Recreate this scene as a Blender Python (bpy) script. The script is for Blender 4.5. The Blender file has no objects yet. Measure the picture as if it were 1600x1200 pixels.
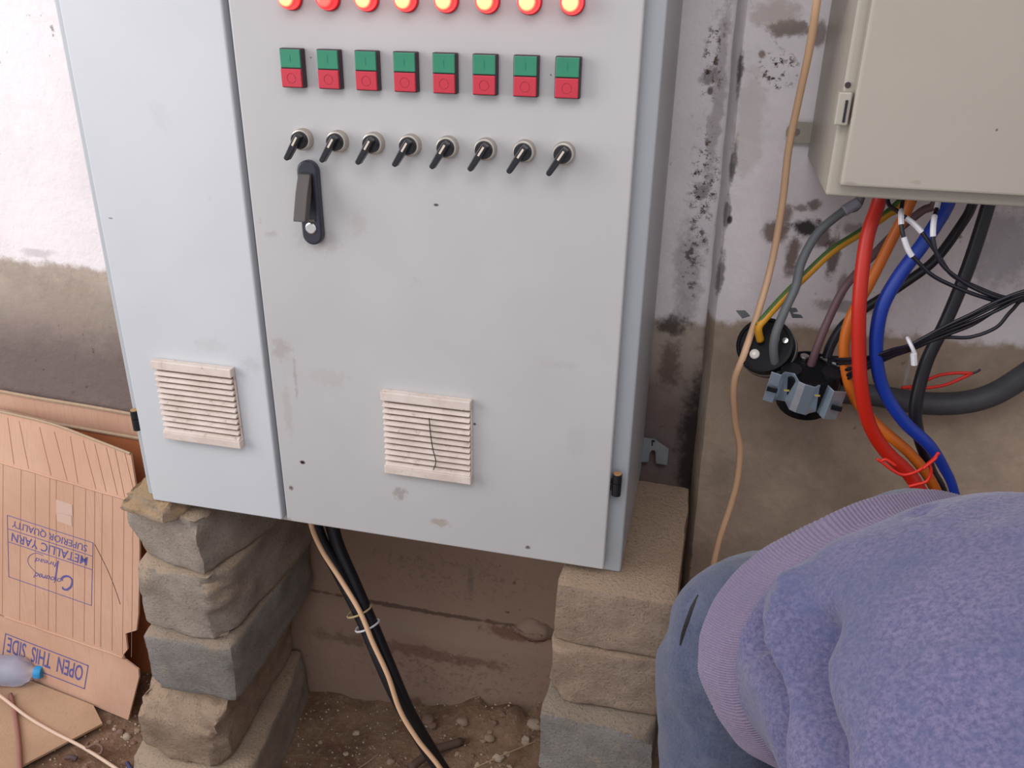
import bpy, bmesh, math, random
from mathutils import Vector, Matrix, noise
R_ = random.Random(7)
C = bpy.context.scene.collection
scene = bpy.context.scene
PI = math.pi

# ------------------------------------------------------------------ camera
F_PX, PITCH, ROLL, YAW = 1317.43, 0.42703, 0.0156, 0.22922
CAM = Vector((1.0249, -1.1380, 1.6727))
h_ = Vector((-math.sin(YAW), math.cos(YAW), 0)); r0_ = Vector((math.cos(YAW), math.sin(YAW), 0)); up_ = Vector((0, 0, 1))
FW = h_*math.cos(PITCH) - up_*math.sin(PITCH); u0_ = up_*math.cos(PITCH) + h_*math.sin(PITCH)
RT = r0_*math.cos(ROLL) + u0_*math.sin(ROLL); UP = u0_*math.cos(ROLL) - r0_*math.sin(ROLL)
cd = bpy.data.cameras.new('camera'); cam = bpy.data.objects.new('camera', cd); C.objects.link(cam)
cd.sensor_fit = 'HORIZONTAL'; cd.sensor_width = 36; cd.lens = F_PX/1600*36; cd.clip_start = .02
cam.matrix_world = Matrix(((RT.x, UP.x, -FW.x, CAM.x), (RT.y, UP.y, -FW.y, CAM.y), (RT.z, UP.z, -FW.z, CAM.z), (0, 0, 0, 1)))
scene.camera = cam

# ------------------------------------------------------------------ light
scene.view_settings.view_transform = 'Standard'
scene.view_settings.look = 'None'
scene.view_settings.gamma = 1
scene.view_settings.use_curve_mapping = False
scene.view_settings.exposure = 0.0
world = bpy.data.worlds.new('world'); scene.world = world; world.use_nodes = True
bg = world.node_tree.nodes['Background']
bg.inputs[0].default_value = (.90, .93, 1.0, 1); bg.inputs[1].default_value = .72
def area(name, loc, target, sx, sy, power, col):
    l = bpy.data.lights.new(name, 'AREA'); l.shape = 'RECTANGLE'; l.size = sx; l.size_y = sy; l.energy = power; l.color = col
    o = bpy.data.objects.new(name, l); C.objects.link(o); o.location = loc
    o.rotation_euler = (Vector(target)-Vector(loc)).to_track_quat('-Z', 'Y').to_euler()
    return o
area('doorway_daylight', (-1.75, -1.3, 2.0), (.2, .1, 1.1), 1.3, 2.0, 46, (1, .97, .97))
area('overhead_fill', (.9, -1.6, 3.0), (1.1, 0, .9), 1.8, 1.2, 26, (.97, .97, 1))  # added overhead fill light, no opening known there

# ------------------------------------------------------------------ helpers
def ray(px, py): return FW + RT*((px-800)/F_PX) - UP*((py-600)/F_PX)
def at_y(px, py, y): d = ray(px, py); return CAM + d*((y-CAM.y)/d.y)
def at_z(px, py, z): d = ray(px, py); return CAM + d*((z-CAM.z)/d.z)
def at_pl(px, py, p0, n): d = ray(px, py); return CAM + d*((p0-CAM).dot(n)/d.dot(n))
def depth_of(p): return (Vector(p)-CAM).dot(FW)
def pxr(r, p): return r*depth_of(p)/F_PX

WL = {}
def wloc(o): return WL.get(o.name, Vector((0, 0, 0)))
def tag(o, label=None, cat=None, group=None, kind=None):
    if label: o['label'] = label
    if cat: o['category'] = cat
    if group: o['group'] = group
    if kind: o['kind'] = kind
    return o
def thing(name, loc, label, cat, group=None):
    o = bpy.data.objects.new(name, None); C.objects.link(o); o.location = loc; o.empty_display_size = .05
    WL[o.name] = Vector(loc); return tag(o, label, cat, group)
def link(name, me, parent=None, org=None):
    o = bpy.data.objects.new(name, me); C.objects.link(o)
    org = Vector(org) if org is not None else (wloc(parent) if parent else Vector((0, 0, 0)))
    if parent: o.parent = parent; o.location = org - wloc(parent)
    else: o.location = org
    WL[o.name] = org
    return o
def mesh(name, V, F, mat, parent=None, org=None, smooth=False):
    """verts in world coordinates; stored relative to the object's own origin"""
    if org is None and parent is None and V:
        xs = [v[0] for v in V]; ys = [v[1] for v in V]; zs = [v[2] for v in V]
        org = ((min(xs)+max(xs))/2, (min(ys)+max(ys))/2, min(zs))
    o_ = Vector(org) if org is not None else wloc(parent)
    me = bpy.data.meshes.new(name)
    me.from_pydata([tuple(Vector(v)-o_) for v in V], [], F); me.update()
    bm = bmesh.new(); bm.from_mesh(me); bmesh.ops.recalc_face_normals(bm, faces=bm.faces); bm.to_mesh(me); bm.free()
    for m in (mat if isinstance(mat, (list, tuple)) else [mat]): me.materials.append(m)
    if smooth:
        for p in me.polygons: p.use_smooth = True
    return link(name, me, parent, o_)
def bmobj(name, bm, mat, parent=None, org=None, smooth=False):
    V = [tuple(v.co) for v in bm.verts]; bm.verts.index_update()
    F = [tuple(v.index for v in f.verts) for f in bm.faces]
    o = mesh(name, V, F, mat, parent, org, smooth); bm.free(); return o
def bevelmod(o, w=.002, s=2):
    m = o.modifiers.new('bevel', 'BEVEL'); m.width = w; m.segments = s; m.limit_method = 'ANGLE'; m.angle_limit = .6
    return o
class MB:
    def __init__(s): s.V = []; s.F = []
    def add(s, V, F):
        n = len(s.V); s.V += [tuple(v) for v in V]; s.F += [tuple(i+n for i in f) for f in F]; return s
    def box(s, x0, x1, y0, y1, z0, z1, M=None):
        V = [Vector((x, y, z)) for x in (x0, x1) for y in (y0, y1) for z in (z0, z1)]
        if M: V = [M @ v for v in V]
        return s.add(V, [(0, 1, 3, 2), (4, 6, 7, 5), (0, 4, 5, 1), (2, 3, 7, 6), (0, 2, 6, 4), (1, 5, 7, 3)])
    def cyl(s, p, q, r, r2=None, n=20):
        p = Vector(p); q = Vector(q); r2 = r if r2 is None else r2
        d = (q-p).normalized(); a = d.orthogonal().normalized(); b = d.cross(a)
        V = []
        for c, rr in ((p, r), (q, r2)):
            V += [c + (a*math.cos(2*PI*i/n)+b*math.sin(2*PI*i/n))*rr for i in range(n)]
        F = [(i, (i+1) % n, n+(i+1) % n, n+i) for i in range(n)] + [tuple(range(n))[::-1], tuple(range(n, 2*n))]
        return s.add(V, F)
    def lathe(s, p, d, prof, n=24):
        p = Vector(p); d = Vector(d).normalized(); a = d.orthogonal().normalized(); b = d.cross(a); V = []
        for (r, t) in prof: V += [p + d*t + (a*math.cos(2*PI*i/n)+b*math.sin(2*PI*i/n))*max(r, 1e-5) for i in range(n)]
        F = []
        for k in range(len(prof)-1): F += [(k*n+i, k*n+(i+1) % n, (k+1)*n+(i+1) % n, (k+1)*n+i) for i in range(n)]
        F += [tuple(range(n))[::-1], tuple(range((len(prof)-1)*n, len(prof)*n))]
        return s.add(V, F)
    def prism(s, poly, d):
        n = len(poly); d = Vector(d); P = [Vector(p) for p in poly]
        return s.add(P + [p+d for p in P], [tuple(range(n)), tuple(range(n, 2*n))[::-1]] + [(i, (i+1) % n, n+(i+1) % n, n+i) for i in range(n)])
    def tube(s, pts, r, n=10, res=6, cap=True, closed=False):
        P = spline(pts, res); rs = r if isinstance(r, (list, tuple)) else [r]*len(pts)
        RR = []
        for k in range(len(P)):
            t = k/(len(P)-1)*(len(rs)-1); i = min(int(t), len(rs)-2); RR.append(rs[i]+(rs[i+1]-rs[i])*(t-i))
        T = [(P[min(k+1, len(P)-1)]-P[max(k-1, 0)]).normalized() for k in range(len(P))]
        a = T[0].orthogonal().normalized(); V = []
        for k in range(len(P)):
            a = (a - T[k]*a.dot(T[k])).normalized(); b = T[k].cross(a)
            V += [P[k] + (a*math.cos(2*PI*i/n)+b*math.sin(2*PI*i/n))*RR[k] for i in range(n)]
        F = []
        for k in range(len(P)-1): F += [(k*n+i, k*n+(i+1) % n, (k+1)*n+(i+1) % n, (k+1)*n+i) for i in range(n)]
        if cap: F += [tuple(range(n))[::-1], tuple(range((len(P)-1)*n, len(P)*n))]
        return s.add(V, F)
    def build(s, name, mat, parent=None, org=None, smooth=False): return mesh(name, s.V, s.F, mat, parent, org, smooth)
def spline(pts, res=6):
    P = [Vector(p) for p in pts]
    if len(P) < 3: return [P[0].lerp(P[-1], t/4) for t in range(5)]
    Q = [P[0]*2-P[1]] + P + [P[-1]*2-P[-2]]; out = []
    for i in range(1, len(Q)-2):
        a, b, c, d = Q[i-1], Q[i], Q[i+1], Q[i+2]
        for k in range(res):
            t = k/res
            out.append(.5*((2*b)+(c-a)*t+(2*a-5*b+4*c-d)*t*t+(3*b-a-3*c+d)*t**3))
    return out + [P[-1]]
def auto(o, ang=35):
    for p in o.data.polygons: p.use_smooth = True
    o.data.set_sharp_from_angle(angle=math.radians(ang)); return o
def copy_tree(o, parent, loc):
    c = o.copy(); C.objects.link(c); c.parent = parent; c.location = loc
    for ch in o.children:
        d = ch.copy(); C.objects.link(d); d.parent = c
        for g in ch.children: e = g.copy(); C.objects.link(e); e.parent = d
    return c

# ------------------------------------------------------------------ materials
def srgb(r, g, b):
    f = lambda c: c/12.92 if c <= .04045 else ((c+.055)/1.055)**2.4
    return (f(r/255), f(g/255), f(b/255), 1)
class NT:
    def __init__(s, name):
        s.m = bpy.data.materials.new(name); s.m.use_nodes = True; s.t = s.m.node_tree; s.N = s.t.nodes; s.L = s.t.links
        s.b = s.N['Principled BSDF']; s.pos = None
    def n(s, typ, **k):
        x = s.N.new(typ)
        for a, v in k.items():
            if a.startswith('i_'): x.inputs[int(a[2:])].default_value = v
            else: setattr(x, a, v)
        return x
    def l(s, a, b): s.L.new(a, b)
    def P(s, world=True):
        if s.pos is None:
            if world: s.pos = s.n('ShaderNodeNewGeometry').outputs['Position']
            else: s.pos = s.n('ShaderNodeTexCoord').outputs['Object']
        return s.pos
    def noise(s, scale, detail=4, rough=.55, vec=None, dist=0):
        x = s.n('ShaderNodeTexNoise'); x.inputs['Scale'].default_value = scale; x.inputs['Detail'].default_value = detail
        x.inputs['Roughness'].default_value = rough; x.inputs['Distortion'].default_value = dist
        s.l(vec if vec is not None else s.P(), x.inputs['Vector']); return x.outputs['Fac']
    def ramp(s, v, a, b, lo=0, hi=1):
        x = s.n('ShaderNodeMapRange'); x.interpolation_type = 'SMOOTHSTEP'
        x.inputs['From Min'].default_value = a; x.inputs['From Max'].default_value = b; x.inputs['To Min'].default_value = lo; x.inputs['To Max'].default_value = hi
        s.l(v, x.inputs['Value']); return x.outputs[0]
    def mix(s, f, a, b):
        x = s.n('ShaderNodeMix', data_type='RGBA')
        if isinstance(f, (int, float)): x.inputs[0].default_value = f
        else: s.l(f, x.inputs[0])
        for i, v in ((6, a), (7, b)):
            if isinstance(v, (tuple, list)): x.inputs[i].default_value = v
            else: s.l(v, x.inputs[i])
        return x.outputs[2]
    def math(s, op, a, b=0.0):
        x = s.n('ShaderNodeMath', operation=op)
        for i, v in ((0, a), (1, b)):
            if isinstance(v, (int, float)): x.inputs[i].default_value = v
            else: s.l(v, x.inputs[i])
        return x.outputs[0]
    def scaled(s, sx, sy, sz):
        x = s.n('ShaderNodeVectorMath', operation='MULTIPLY'); s.l(s.P(), x.inputs[0]); x.inputs[1].default_value = (sx, sy, sz); return x.outputs[0]
    def blob(s, c, r, nz=None, k=.8, soft=.6):
        a = s.n('ShaderNodeVectorMath', operation='SUBTRACT'); s.l(s.P(), a.inputs[0]); a.inputs[1].default_value = c
        b = s.n('ShaderNodeVectorMath', operation='MULTIPLY'); s.l(a.outputs[0], b.inputs[0]); b.inputs[1].default_value = (1/r[0], 1/r[1], 1/r[2])
        d = s.n('ShaderNodeVectorMath', operation='LENGTH'); s.l(b.outputs[0], d.inputs[0])
        v = d.outputs['Value']
        if nz is not None: v = s.math('ADD', v, s.math('MULTIPLY', s.math('SUBTRACT', nz, .5), k*2))
        return s.ramp(v, 1.0, 1.0-soft, 0, 1)
    def sep(s, i):
        x = s.n('ShaderNodeSeparateXYZ'); s.l(s.P(), x.inputs[0]); return x.outputs[i]
    def bump(s, h, strength=.3, dist=.005):
        x = s.n('ShaderNodeBump'); x.inputs['Strength'].default_value = strength; x.inputs['Distance'].default_value = dist
        s.l(h, x.inputs['Height']); s.l(x.outputs[0], s.b.inputs['Normal'])
    def fin(s, col, rough=.6, metal=0, spec=None):
        if isinstance(col, (tuple, list)): s.b.inputs['Base Color'].default_value = col
        else: s.l(col, s.b.inputs['Base Color'])
        if isinstance(rough, (int, float)): s.b.inputs['Roughness'].default_value = rough
        else: s.l(rough, s.b.inputs['Roughness'])
        s.b.inputs['Metallic'].default_value = metal
        if spec is not None: s.b.inputs['Specular IOR Level'].default_value = spec
        return s.m
def simple(name, col, rough=.5, metal=0, var=.12, scale=30, bump=0, bs=200, spec=None):
    t = NT(name); t.P(False)
    d = tuple(max(0, c*(1-var)) for c in col[:3])+(1,); e = tuple(min(1, c*(1+var)) for c in col[:3])+(1,)
    c = t.mix(t.noise(scale), d, e)
    if bump: t.bump(t.noise(bs, 3), bump, .002)
    return t.fin(c, rough, metal, spec)

def wall_mat(name, upper, lower, dirt, zline, blobs=(), lowtone=None):
    t = NT(name); nz = t.noise(9, 6, .65); nf = t.noise(60, 5, .6); z = t.sep(2)
    zz = t.math('ADD', z, t.math('MULTIPLY', t.math('SUBTRACT', t.noise(24, 5, .7), .5), .05))
    up = t.mix(t.ramp(nz, .35, .75), upper, tuple(c*.9 for c in upper[:3])+(1,))
    lo = t.mix(t.ramp(nz, .3, .7), lower, tuple(c*.72 for c in lower[:3])+(1,))
    col = t.mix(t.ramp(zz, zline-.008, zline+.012), lo, up)
    if lowtone:  # wall tone darkens downwards, then turns browner near the floor
        z0, z1, dc = lowtone
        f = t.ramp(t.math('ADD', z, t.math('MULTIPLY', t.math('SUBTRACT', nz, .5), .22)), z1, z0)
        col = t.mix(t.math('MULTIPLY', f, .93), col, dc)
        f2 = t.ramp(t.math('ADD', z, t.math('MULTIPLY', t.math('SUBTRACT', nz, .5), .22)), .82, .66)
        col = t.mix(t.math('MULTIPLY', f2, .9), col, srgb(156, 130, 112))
    spk = t.math('MULTIPLY', t.ramp(t.noise(70, 3, .5), .66, .74), t.ramp(t.noise(5, 2), .5, .62))
    col = t.mix(t.math('MULTIPLY', spk, .6), col, dirt)
    bn = t.noise(35, 5, .7)
    for (c, r, cc, k, st) in blobs:
        f = t.blob(c, r, bn, k)
        if cc == 'spk': f = t.math('MULTIPLY', f, t.ramp(t.noise(75, 6, .75), .505, .60)); cc = dirt
        col = t.mix(t.math('MULTIPLY', f, st), col, cc)
    t.bump(t.math('ADD', nf, t.math('MULTIPLY', nz, 2)), .35, .006)
    return t.fin(col, .8, 0, .25)

DIRT = srgb(74, 54, 44)
def bl(px, py, y, rx, rz, col, k=.8, st=.8):
    p = at_y(px, py, y); s = depth_of(p)/F_PX
    return (tuple(p), (rx*s, .2, rz*s), col, k, st)
YW, YR = .39, .33       # back wall plane, face of the thicker wall on the right
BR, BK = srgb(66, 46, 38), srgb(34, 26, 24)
WHITEP = srgb(238, 230, 231)
back_blobs = [bl(1115, 100, YW, 22, 90, 'spk', .6, 1), bl(1108, 118, YW, 18, 16, BR, 1.1, .6), bl(1110, 142, YW, 7, 9, BR, .8, .8), bl(1100, 290, YW, 28, 110, 'spk', .7, 1), bl(1095, 300, YW, 14, 16, BR, 1.1, .6), bl(1122, 150, YW, 14, 200, srgb(140, 126, 122), 1.1, .5),
    bl(1148, 120, YW, 7, 40, BR, .8, .8), bl(1138, 260, YW, 8, 50, BK, .8, .7), bl(1085, 400, YW, 25, 90, 'spk', .6, .8),
    bl(1050, 510, YW, 30, 26, BK, .9, .75), bl(1045, 570, YW, 22, 60, BR, .9, .6), bl(1075, 430, YW, 30, 120, BR, .9, .35),
    bl(1085, 700, YW, 34, 190, BK, .6, .85), bl(1110, 520, YW, 14, 80, srgb(60, 50, 46), .6, .6),  # tall black strip beside the blocks: stain and corner shade painted together
    bl(120, 480, YW, 110, 60, srgb(150, 136, 122), .6, .5), bl(60, 395, YW, 40, 10, srgb(160, 150, 150), .9, .4),
    bl(640, 1010, YW, 220, 16, srgb(92, 66, 54), 1.4, .5), bl(700, 900, YW, 180, 60, 'spk', .8, .3), bl(700, 1050, YW, 200, 60, 'spk', .8, .35), bl(800, 990, YW, 60, 12, srgb(96, 52, 42), 1.4, .6), bl(660, 980, YW, 70, 8, srgb(150, 130, 112), 1.3, .6), bl(735, 910, YW, 7, 46, srgb(112, 100, 94), .5, .5), bl(650, 690+410, YW, 26, 30, srgb(86, 40, 38), .9, .6),
    bl(640, 950, YW, 260, 5, srgb(70, 50, 42), 1.2, .7), bl(885, 1000, YW, 18, 34, srgb(90, 48, 38), 1.2, .6)]
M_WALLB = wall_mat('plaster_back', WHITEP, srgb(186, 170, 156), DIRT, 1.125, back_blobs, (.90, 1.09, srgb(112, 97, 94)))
right_blobs = [bl(1212, 362, YR, 26, 22, srgb(116, 90, 78), .8, .85), bl(1228, 335, YR, 16, 18, srgb(120, 98, 88), .9, .8), bl(1262, 356, YR, 30, 20, srgb(44, 34, 32), .9, .95), bl(1252, 325, YR, 14, 8, srgb(120, 98, 88), 1.1, .7),
    bl(1238, 400, YR, 15, 40, srgb(112, 88, 78), .8, .85), bl(1246, 440, YR, 9, 26, srgb(128, 106, 98), .9, .7), bl(1302, 395, YR, 14, 56, srgb(96, 76, 70), .9, .85), bl(1316, 450, YR, 10, 34, srgb(128, 108, 100), .9, .7), bl(1285, 370, YR, 20, 24, srgb(90, 72, 66), 1.0, .8), bl(1272, 320, YR, 14, 14, srgb(108, 88, 80), 1.0, .8),
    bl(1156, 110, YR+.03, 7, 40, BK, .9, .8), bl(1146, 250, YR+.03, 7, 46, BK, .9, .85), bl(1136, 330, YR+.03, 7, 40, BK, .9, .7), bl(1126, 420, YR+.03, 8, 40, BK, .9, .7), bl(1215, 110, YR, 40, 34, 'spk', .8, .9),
    bl(1335, 360, YR, 34, 16, srgb(120, 104, 100), 1.1, .6), bl(1232, 45, YR, 40, 14, srgb(110, 92, 80), 1.1, .8), bl(1205, 105, YR, 28, 34, 'spk', .8, .9),
    bl(1280, 55, YR, 12, 28, srgb(96, 76, 64), .8, .7), bl(1190, 85, YR, 8, 8, srgb(120, 96, 88), .6, .8), bl(1210, 20, YR, 50, 26, srgb(170, 152, 140), 1.0, .5),
    bl(1140, 344, YR, 5, 9, BK, .5, .9), bl(1170, 200, YR, 30, 120, srgb(190, 176, 166), .9, .4), bl(1330, 480, YR, 60, 14, srgb(130, 118, 112), 1.1, .6),
    bl(1420, 570, YR, 3, 60, srgb(180, 176, 176), 1.2, .7), bl(1098, 620, YR, 4, 90, srgb(190, 184, 180), 1.3, .6),
    bl(1570, 380, YR, 60, 90, srgb(150, 148, 158), 1.0, .5)]
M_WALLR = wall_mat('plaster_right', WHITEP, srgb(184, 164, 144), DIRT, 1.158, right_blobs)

def floor_mat():
    t = NT('dirt_floor'); a = t.noise(7, 6, .6); b = t.noise(60, 6, .7)
    c = t.mix(t.ramp(a, .3, .7), srgb(150, 122, 100), srgb(116, 88, 70))
    c = t.mix(t.math('MULTIPLY', t.ramp(b, .5, .7), .6), c, srgb(172, 146, 124))
    c = t.mix(t.math('MULTIPLY', t.ramp(t.noise(150, 3), .6, .7), .5), c, srgb(74, 54, 42))
    t.bump(b, .9, .012); return t.fin(c, .95, 0, .1)
M_FLOOR = floor_mat()

def door_mat(name, c1, c2, marks):
    t = NT(name); n1 = t.noise(3, 3); n2 = t.noise(160, 2); nb = t.noise(90, 4, .7)
    c = t.mix(t.ramp(n1, .3, .7), c1, c2)
    sm = t.math('MULTIPLY', t.ramp(t.noise(40, 5, .7), .62, .78), t.ramp(t.noise(4, 2), .5, .66))
    c = t.mix(t.math('MULTIPLY', sm, .45), c, srgb(128, 112, 98))
    for (p, r, col, k, st) in marks: c = t.mix(t.math('MULTIPLY', t.blob(p, r, nb, k), st*(.6 if k >= 1 else 1)), c, col)
    t.bump(n2, .06, .001)
    return t.fin(c, .42, 0, .4)
RUST = srgb(92, 60, 44)
dm = [bl(473, 722, 0, 6, 4.5, srgb(48, 20, 16), .4, 1), bl(682, 320, 0, 5, 2.6, srgb(50, 40, 36), .5, .9), bl(688, 816, 0, 20, 9, srgb(136, 112, 88), 1.0, .7),
      bl(440, 545, 0, 20, 24, srgb(150, 134, 122), 1.1, .6), bl(462, 590, 0, 4, 44, srgb(140, 120, 104), 1.2, .55), bl(625, 770, 0, 14, 14, srgb(120, 104, 92), 1.3, .7),
      bl(825, 855, 0, 5, 4, srgb(70, 58, 50), .8, .8), bl(735, 868, 0, 40, 9, srgb(160, 148, 136), 1.2, .4), bl(455, 762, 0, 6, 5, RUST, .9, .8), bl(742, 662, 0, 3, 3, srgb(60, 40, 34), .5, .9),
      bl(500, 375, 0, 50, 26, srgb(160, 148, 138), 1.3, .4), bl(560, 350, 0, 18, 26, srgb(160, 148, 138), 1.3, .4), bl(425, 365, 0, 12, 8, srgb(140, 126, 114), 1.2, .5),
      bl(452, 812, 0, 7, 5, srgb(150, 130, 108), .8, .6), bl(486, 90, 0, 2, 2, srgb(90, 84, 84), .4, .8), bl(861, 117, 0, 2, 2.4, srgb(80, 70, 70), .4, .8), bl(450, 640, 0, 9, 60, srgb(160, 146, 134), 1.2, .45),
      bl(870, 570, 0, 40, 8, srgb(166, 156, 150), 1.2, .4), bl(900, 690, 0, 20, 40, srgb(166, 156, 150), 1.3, .3), bl(515, 590, 0, 40, 20, srgb(166, 156, 146), 1.3, .4)]
M_DOORR = door_mat('painted_steel_right', srgb(190, 188, 187), srgb(183, 181, 180), dm)
M_DOORL = door_mat('painted_steel_skylit', srgb(203, 205, 208), srgb(196, 199, 203), [bl(173, 341, 0, 5, 1.6, srgb(120, 116, 112), .5, .8), bl(395, 570, 0, 22, 16, srgb(172, 164, 160), 1.2, .4), bl(330, 540, 0, 40, 16, srgb(176, 170, 168), 1.3, .3), bl(250, 180, 0, 20, 30, srgb(180, 182, 190), 1.2, .3)])  # left door paint lightened and blued for grazing sky light
M_BODY = simple('cabinet_paint', srgb(174, 178, 181), .45, var=.04, scale=4)
M_BOX = door_mat('beige_paint', srgb(173, 166, 152), srgb(166, 159, 145), [bl(1330, 286, .0, 14, 3, srgb(120, 100, 90), 1.0, .5), bl(1430, 285, 0, 14, 4, srgb(140, 120, 106), 1.2, .5), bl(1557, 203, 0, 2.5, 3, srgb(90, 80, 70), .4, .8), bl(1330, 180, 0, 4, 8, srgb(170, 130, 110), .8, .5)])
M_BLACK = simple('black_plastic', (.012, .012, .016, 1), .35, var=.2)
M_CAP = simple('matt_black_cap', (.006, .006, .008, 1), .5, var=.2, spec=.2)
M_HANDLE = simple('handle_plastic', (.03, .03, .045, 1), .38, var=.15)
M_LEVER = simple('worn_lever_plastic', (.075, .065, .058, 1), .5, var=.15)
M_STEEL = simple('bright_steel', (.75, .73, .70, 1), .25, 1, var=.1)
M_BEZEL = simple('brushed_bezel', (.55, .50, .44, 1), .35, 1, var=.15)
M_ZINC = simple('zinc_plate', (.50, .60, .70, 1), .28, .75, var=.15, scale=60)
M_GREEN = simple('green_button', srgb(46, 132, 100), .45, var=.1)
M_RED = simple('red_button', srgb(196, 48, 66), .45, var=.08)
M_HOUS = simple('button_housing', srgb(58, 40, 50), .5, var=.1)
M_MARK = simple('lever_mark', srgb(215, 200, 185), .5, var=.05)
M_VENT = NT('vent_plastic'); 
def vent_mat():
    t = M_VENT; c = t.mix(t.ramp(t.noise(25, 4), .3, .7), srgb(222, 208, 198), srgb(206, 190, 178))
    c = t.mix(t.math('MULTIPLY', t.ramp(t.noise(70, 5, .7), .55, .72), .55), c, srgb(150, 118, 96))
    return t.fin(c, .6)
M_VENT = vent_mat()
M_VENTIN = simple('vent_dark', srgb(104, 84, 72), .9)
def block_mat(name, a, b, dust, dustamt=.55):
    t = NT(name); n1 = t.noise(14, 6, .65); n2 = t.noise(190, 6, .75)
    c = t.mix(t.ramp(n1, .35, .65), a, b)
    g = t.n('ShaderNodeNewGeometry'); sp = t.n('ShaderNodeSeparateXYZ'); t.l(g.outputs['Normal'], sp.inputs[0])
    dz = t.math('ADD', sp.outputs[2], t.math('MULTIPLY', t.math('SUBTRACT', n1, .5), 1.6))
    c = t.mix(t.math('MULTIPLY', t.ramp(dz, .15, .65), dustamt+.3), c, dust)
    c = t.mix(t.math('MULTIPLY', t.ramp(t.noise(30, 5, .7), .55, .7), dustamt), c, dust)
    c = t.mix(t.math('MULTIPLY', t.ramp(n2, .545, .61), .42), c, tuple(x*.35 for x in a[:3])+(1,))
    t.bump(t.math('ADD', n2, t.math('MULTIPLY', n1, 1.5)), .9, .014)
    return t.fin(c, .92, 0, .15)
M_BLKG = block_mat('concrete_grey', srgb(196, 183, 170), srgb(180, 165, 151), srgb(218, 192, 164), .6)
M_BLKD = block_mat('concrete_dark', srgb(176, 170, 164), srgb(154, 148, 142), srgb(206, 180, 154), .35)
M_BLKB = block_mat('concrete_beige', srgb(198, 174, 153), srgb(178, 154, 134), srgb(214, 185, 158), .65)
M_STONE = block_mat('broken_stone', srgb(206, 184, 160), srgb(188, 158, 130), srgb(214, 180, 140), .5)
def card_mat(name, a, b, ang=0, rib=38):
    t = NT(name); n1 = t.noise(6, 4)
    c = t.mix(t.ramp(n1, .3, .7), a, b)
    v = t.scaled(1, .35, .02); r = t.noise(rib*6, 2, .5, v)
    c = t.mix(t.math('MULTIPLY', t.ramp(r, .55, .7), .35), c, tuple(x*.72 for x in a[:3])+(1,))
    c = t.mix(t.math('MULTIPLY', t.ramp(t.noise(18, 5, .7), .6, .75), .3), c, srgb(200, 172, 152))
    t.bump(r, .35, .003)
    return t.fin(c, .8, 0, .2)
M_CARD = card_mat('cardboard', srgb(206, 166, 142), srgb(196, 154, 130))
M_CARD2 = card_mat('cardboard_orange', srgb(186, 118, 80), srgb(172, 104, 68))
M_CARDF = card_mat('cardboard_dusty', srgb(186, 154, 126), srgb(172, 140, 114))
M_CARDE = simple('cardboard_cut_edge', srgb(176, 150, 124), .9, var=.2, scale=80)
M_INK = simple('blue_ink', srgb(92, 88, 150), .7, var=.1)
M_TAPE = simple('packing_tape', srgb(206, 176, 160), .25, var=.05)
M_CREAM = simple('cream_cable', srgb(226, 184, 146), .45, var=.06)
M_WHITEC = simple('pale_cable', srgb(214, 186, 164), .5, var=.06)
M_REDC = simple('red_cable', srgb(188, 32, 12), .45, var=.06)
M_ORANGE = simple('orange_cable', srgb(206, 106, 26), .45, var=.08)
M_BLUE = simple('blue_cable', srgb(12, 50, 146), .45, var=.08)
M_BLKC = simple('black_cable', (.008, .008, .014, 1), .42, var=.3)
M_GREYC = simple('grey_cable', srgb(104, 108, 110), .5, var=.08)
M_MAUVE = simple('mauve_cable', srgb(104, 78, 82), .5, var=.08)
M_YEL = simple('yellow_cable', srgb(222, 158, 40), .45, var=.08)
M_GRN = simple('green_stripe_mat', srgb(78, 112, 50), .5, var=.1)
M_WHITE = simple('white_marker', srgb(214, 212, 216), .5, var=.04)
M_CONDUIT = simple('dark_grey_conduit', srgb(70, 70, 74), .6, var=.3, scale=40, bump=.3)
M_REDW = simple('red_wire', srgb(216, 44, 30), .5, var=.06)
def dusty_black():
    t = NT('dusty_black_hose'); t.P(False)
    c = t.mix(t.math('MULTIPLY', t.ramp(t.noise(30, 6, .7), .55, .75), .6), (.010, .010, .014, 1), srgb(120, 104, 92)); return t.fin(c, .45)
M_HOSE = dusty_black()
def fabric(name, a, b, c2, sc=220, fl=60):
    t = NT(name); t.P(False)
    n = t.noise(sc, 4, .7); m = t.noise(fl, 4, .6); big = t.noise(5, 3)
    c = t.mix(t.ramp(n, .3, .7), a, b); c = t.mix(t.math('MULTIPLY', t.ramp(m, .45, .7), .5), c, c2)
    c = t.mix(t.math('MULTIPLY', t.ramp(big, .4, .65), .5), c, tuple(x*.84 for x in c2[:3])+(1,))
    t.bump(t.math('ADD', n, m), .35, .004)
    m_ = t.fin(c, .95, 0, .1)
    t.b.inputs['Sheen Weight'].default_value = .25; t.b.inputs['Sheen Roughness'].default_value = .5
    return m_
M_SWEAT = fabric('lavender_fleece', srgb(124, 117, 146), srgb(86, 85, 119), srgb(89, 96, 130))
M_RIB = fabric('lavender_rib', srgb(142, 128, 150), srgb(122, 110, 136), srgb(130, 120, 148), 300, 90)
M_JEAN = fabric('blue_denim', srgb(86, 92, 116), srgb(60, 68, 94), srgb(104, 108, 126), 260, 30)
M_JDARK = simple('dark_denim_seam', srgb(40, 48, 76), .9)
M_SKIN = simple('skin', srgb(150, 104, 78), .55, var=.06, scale=20)
M_HAIR = simple('black_hair', (.012, .010, .009, 1), .6, var=.2)
M_SHOE = simple('dark_shoe', (.03, .028, .028, 1), .6)

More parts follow.
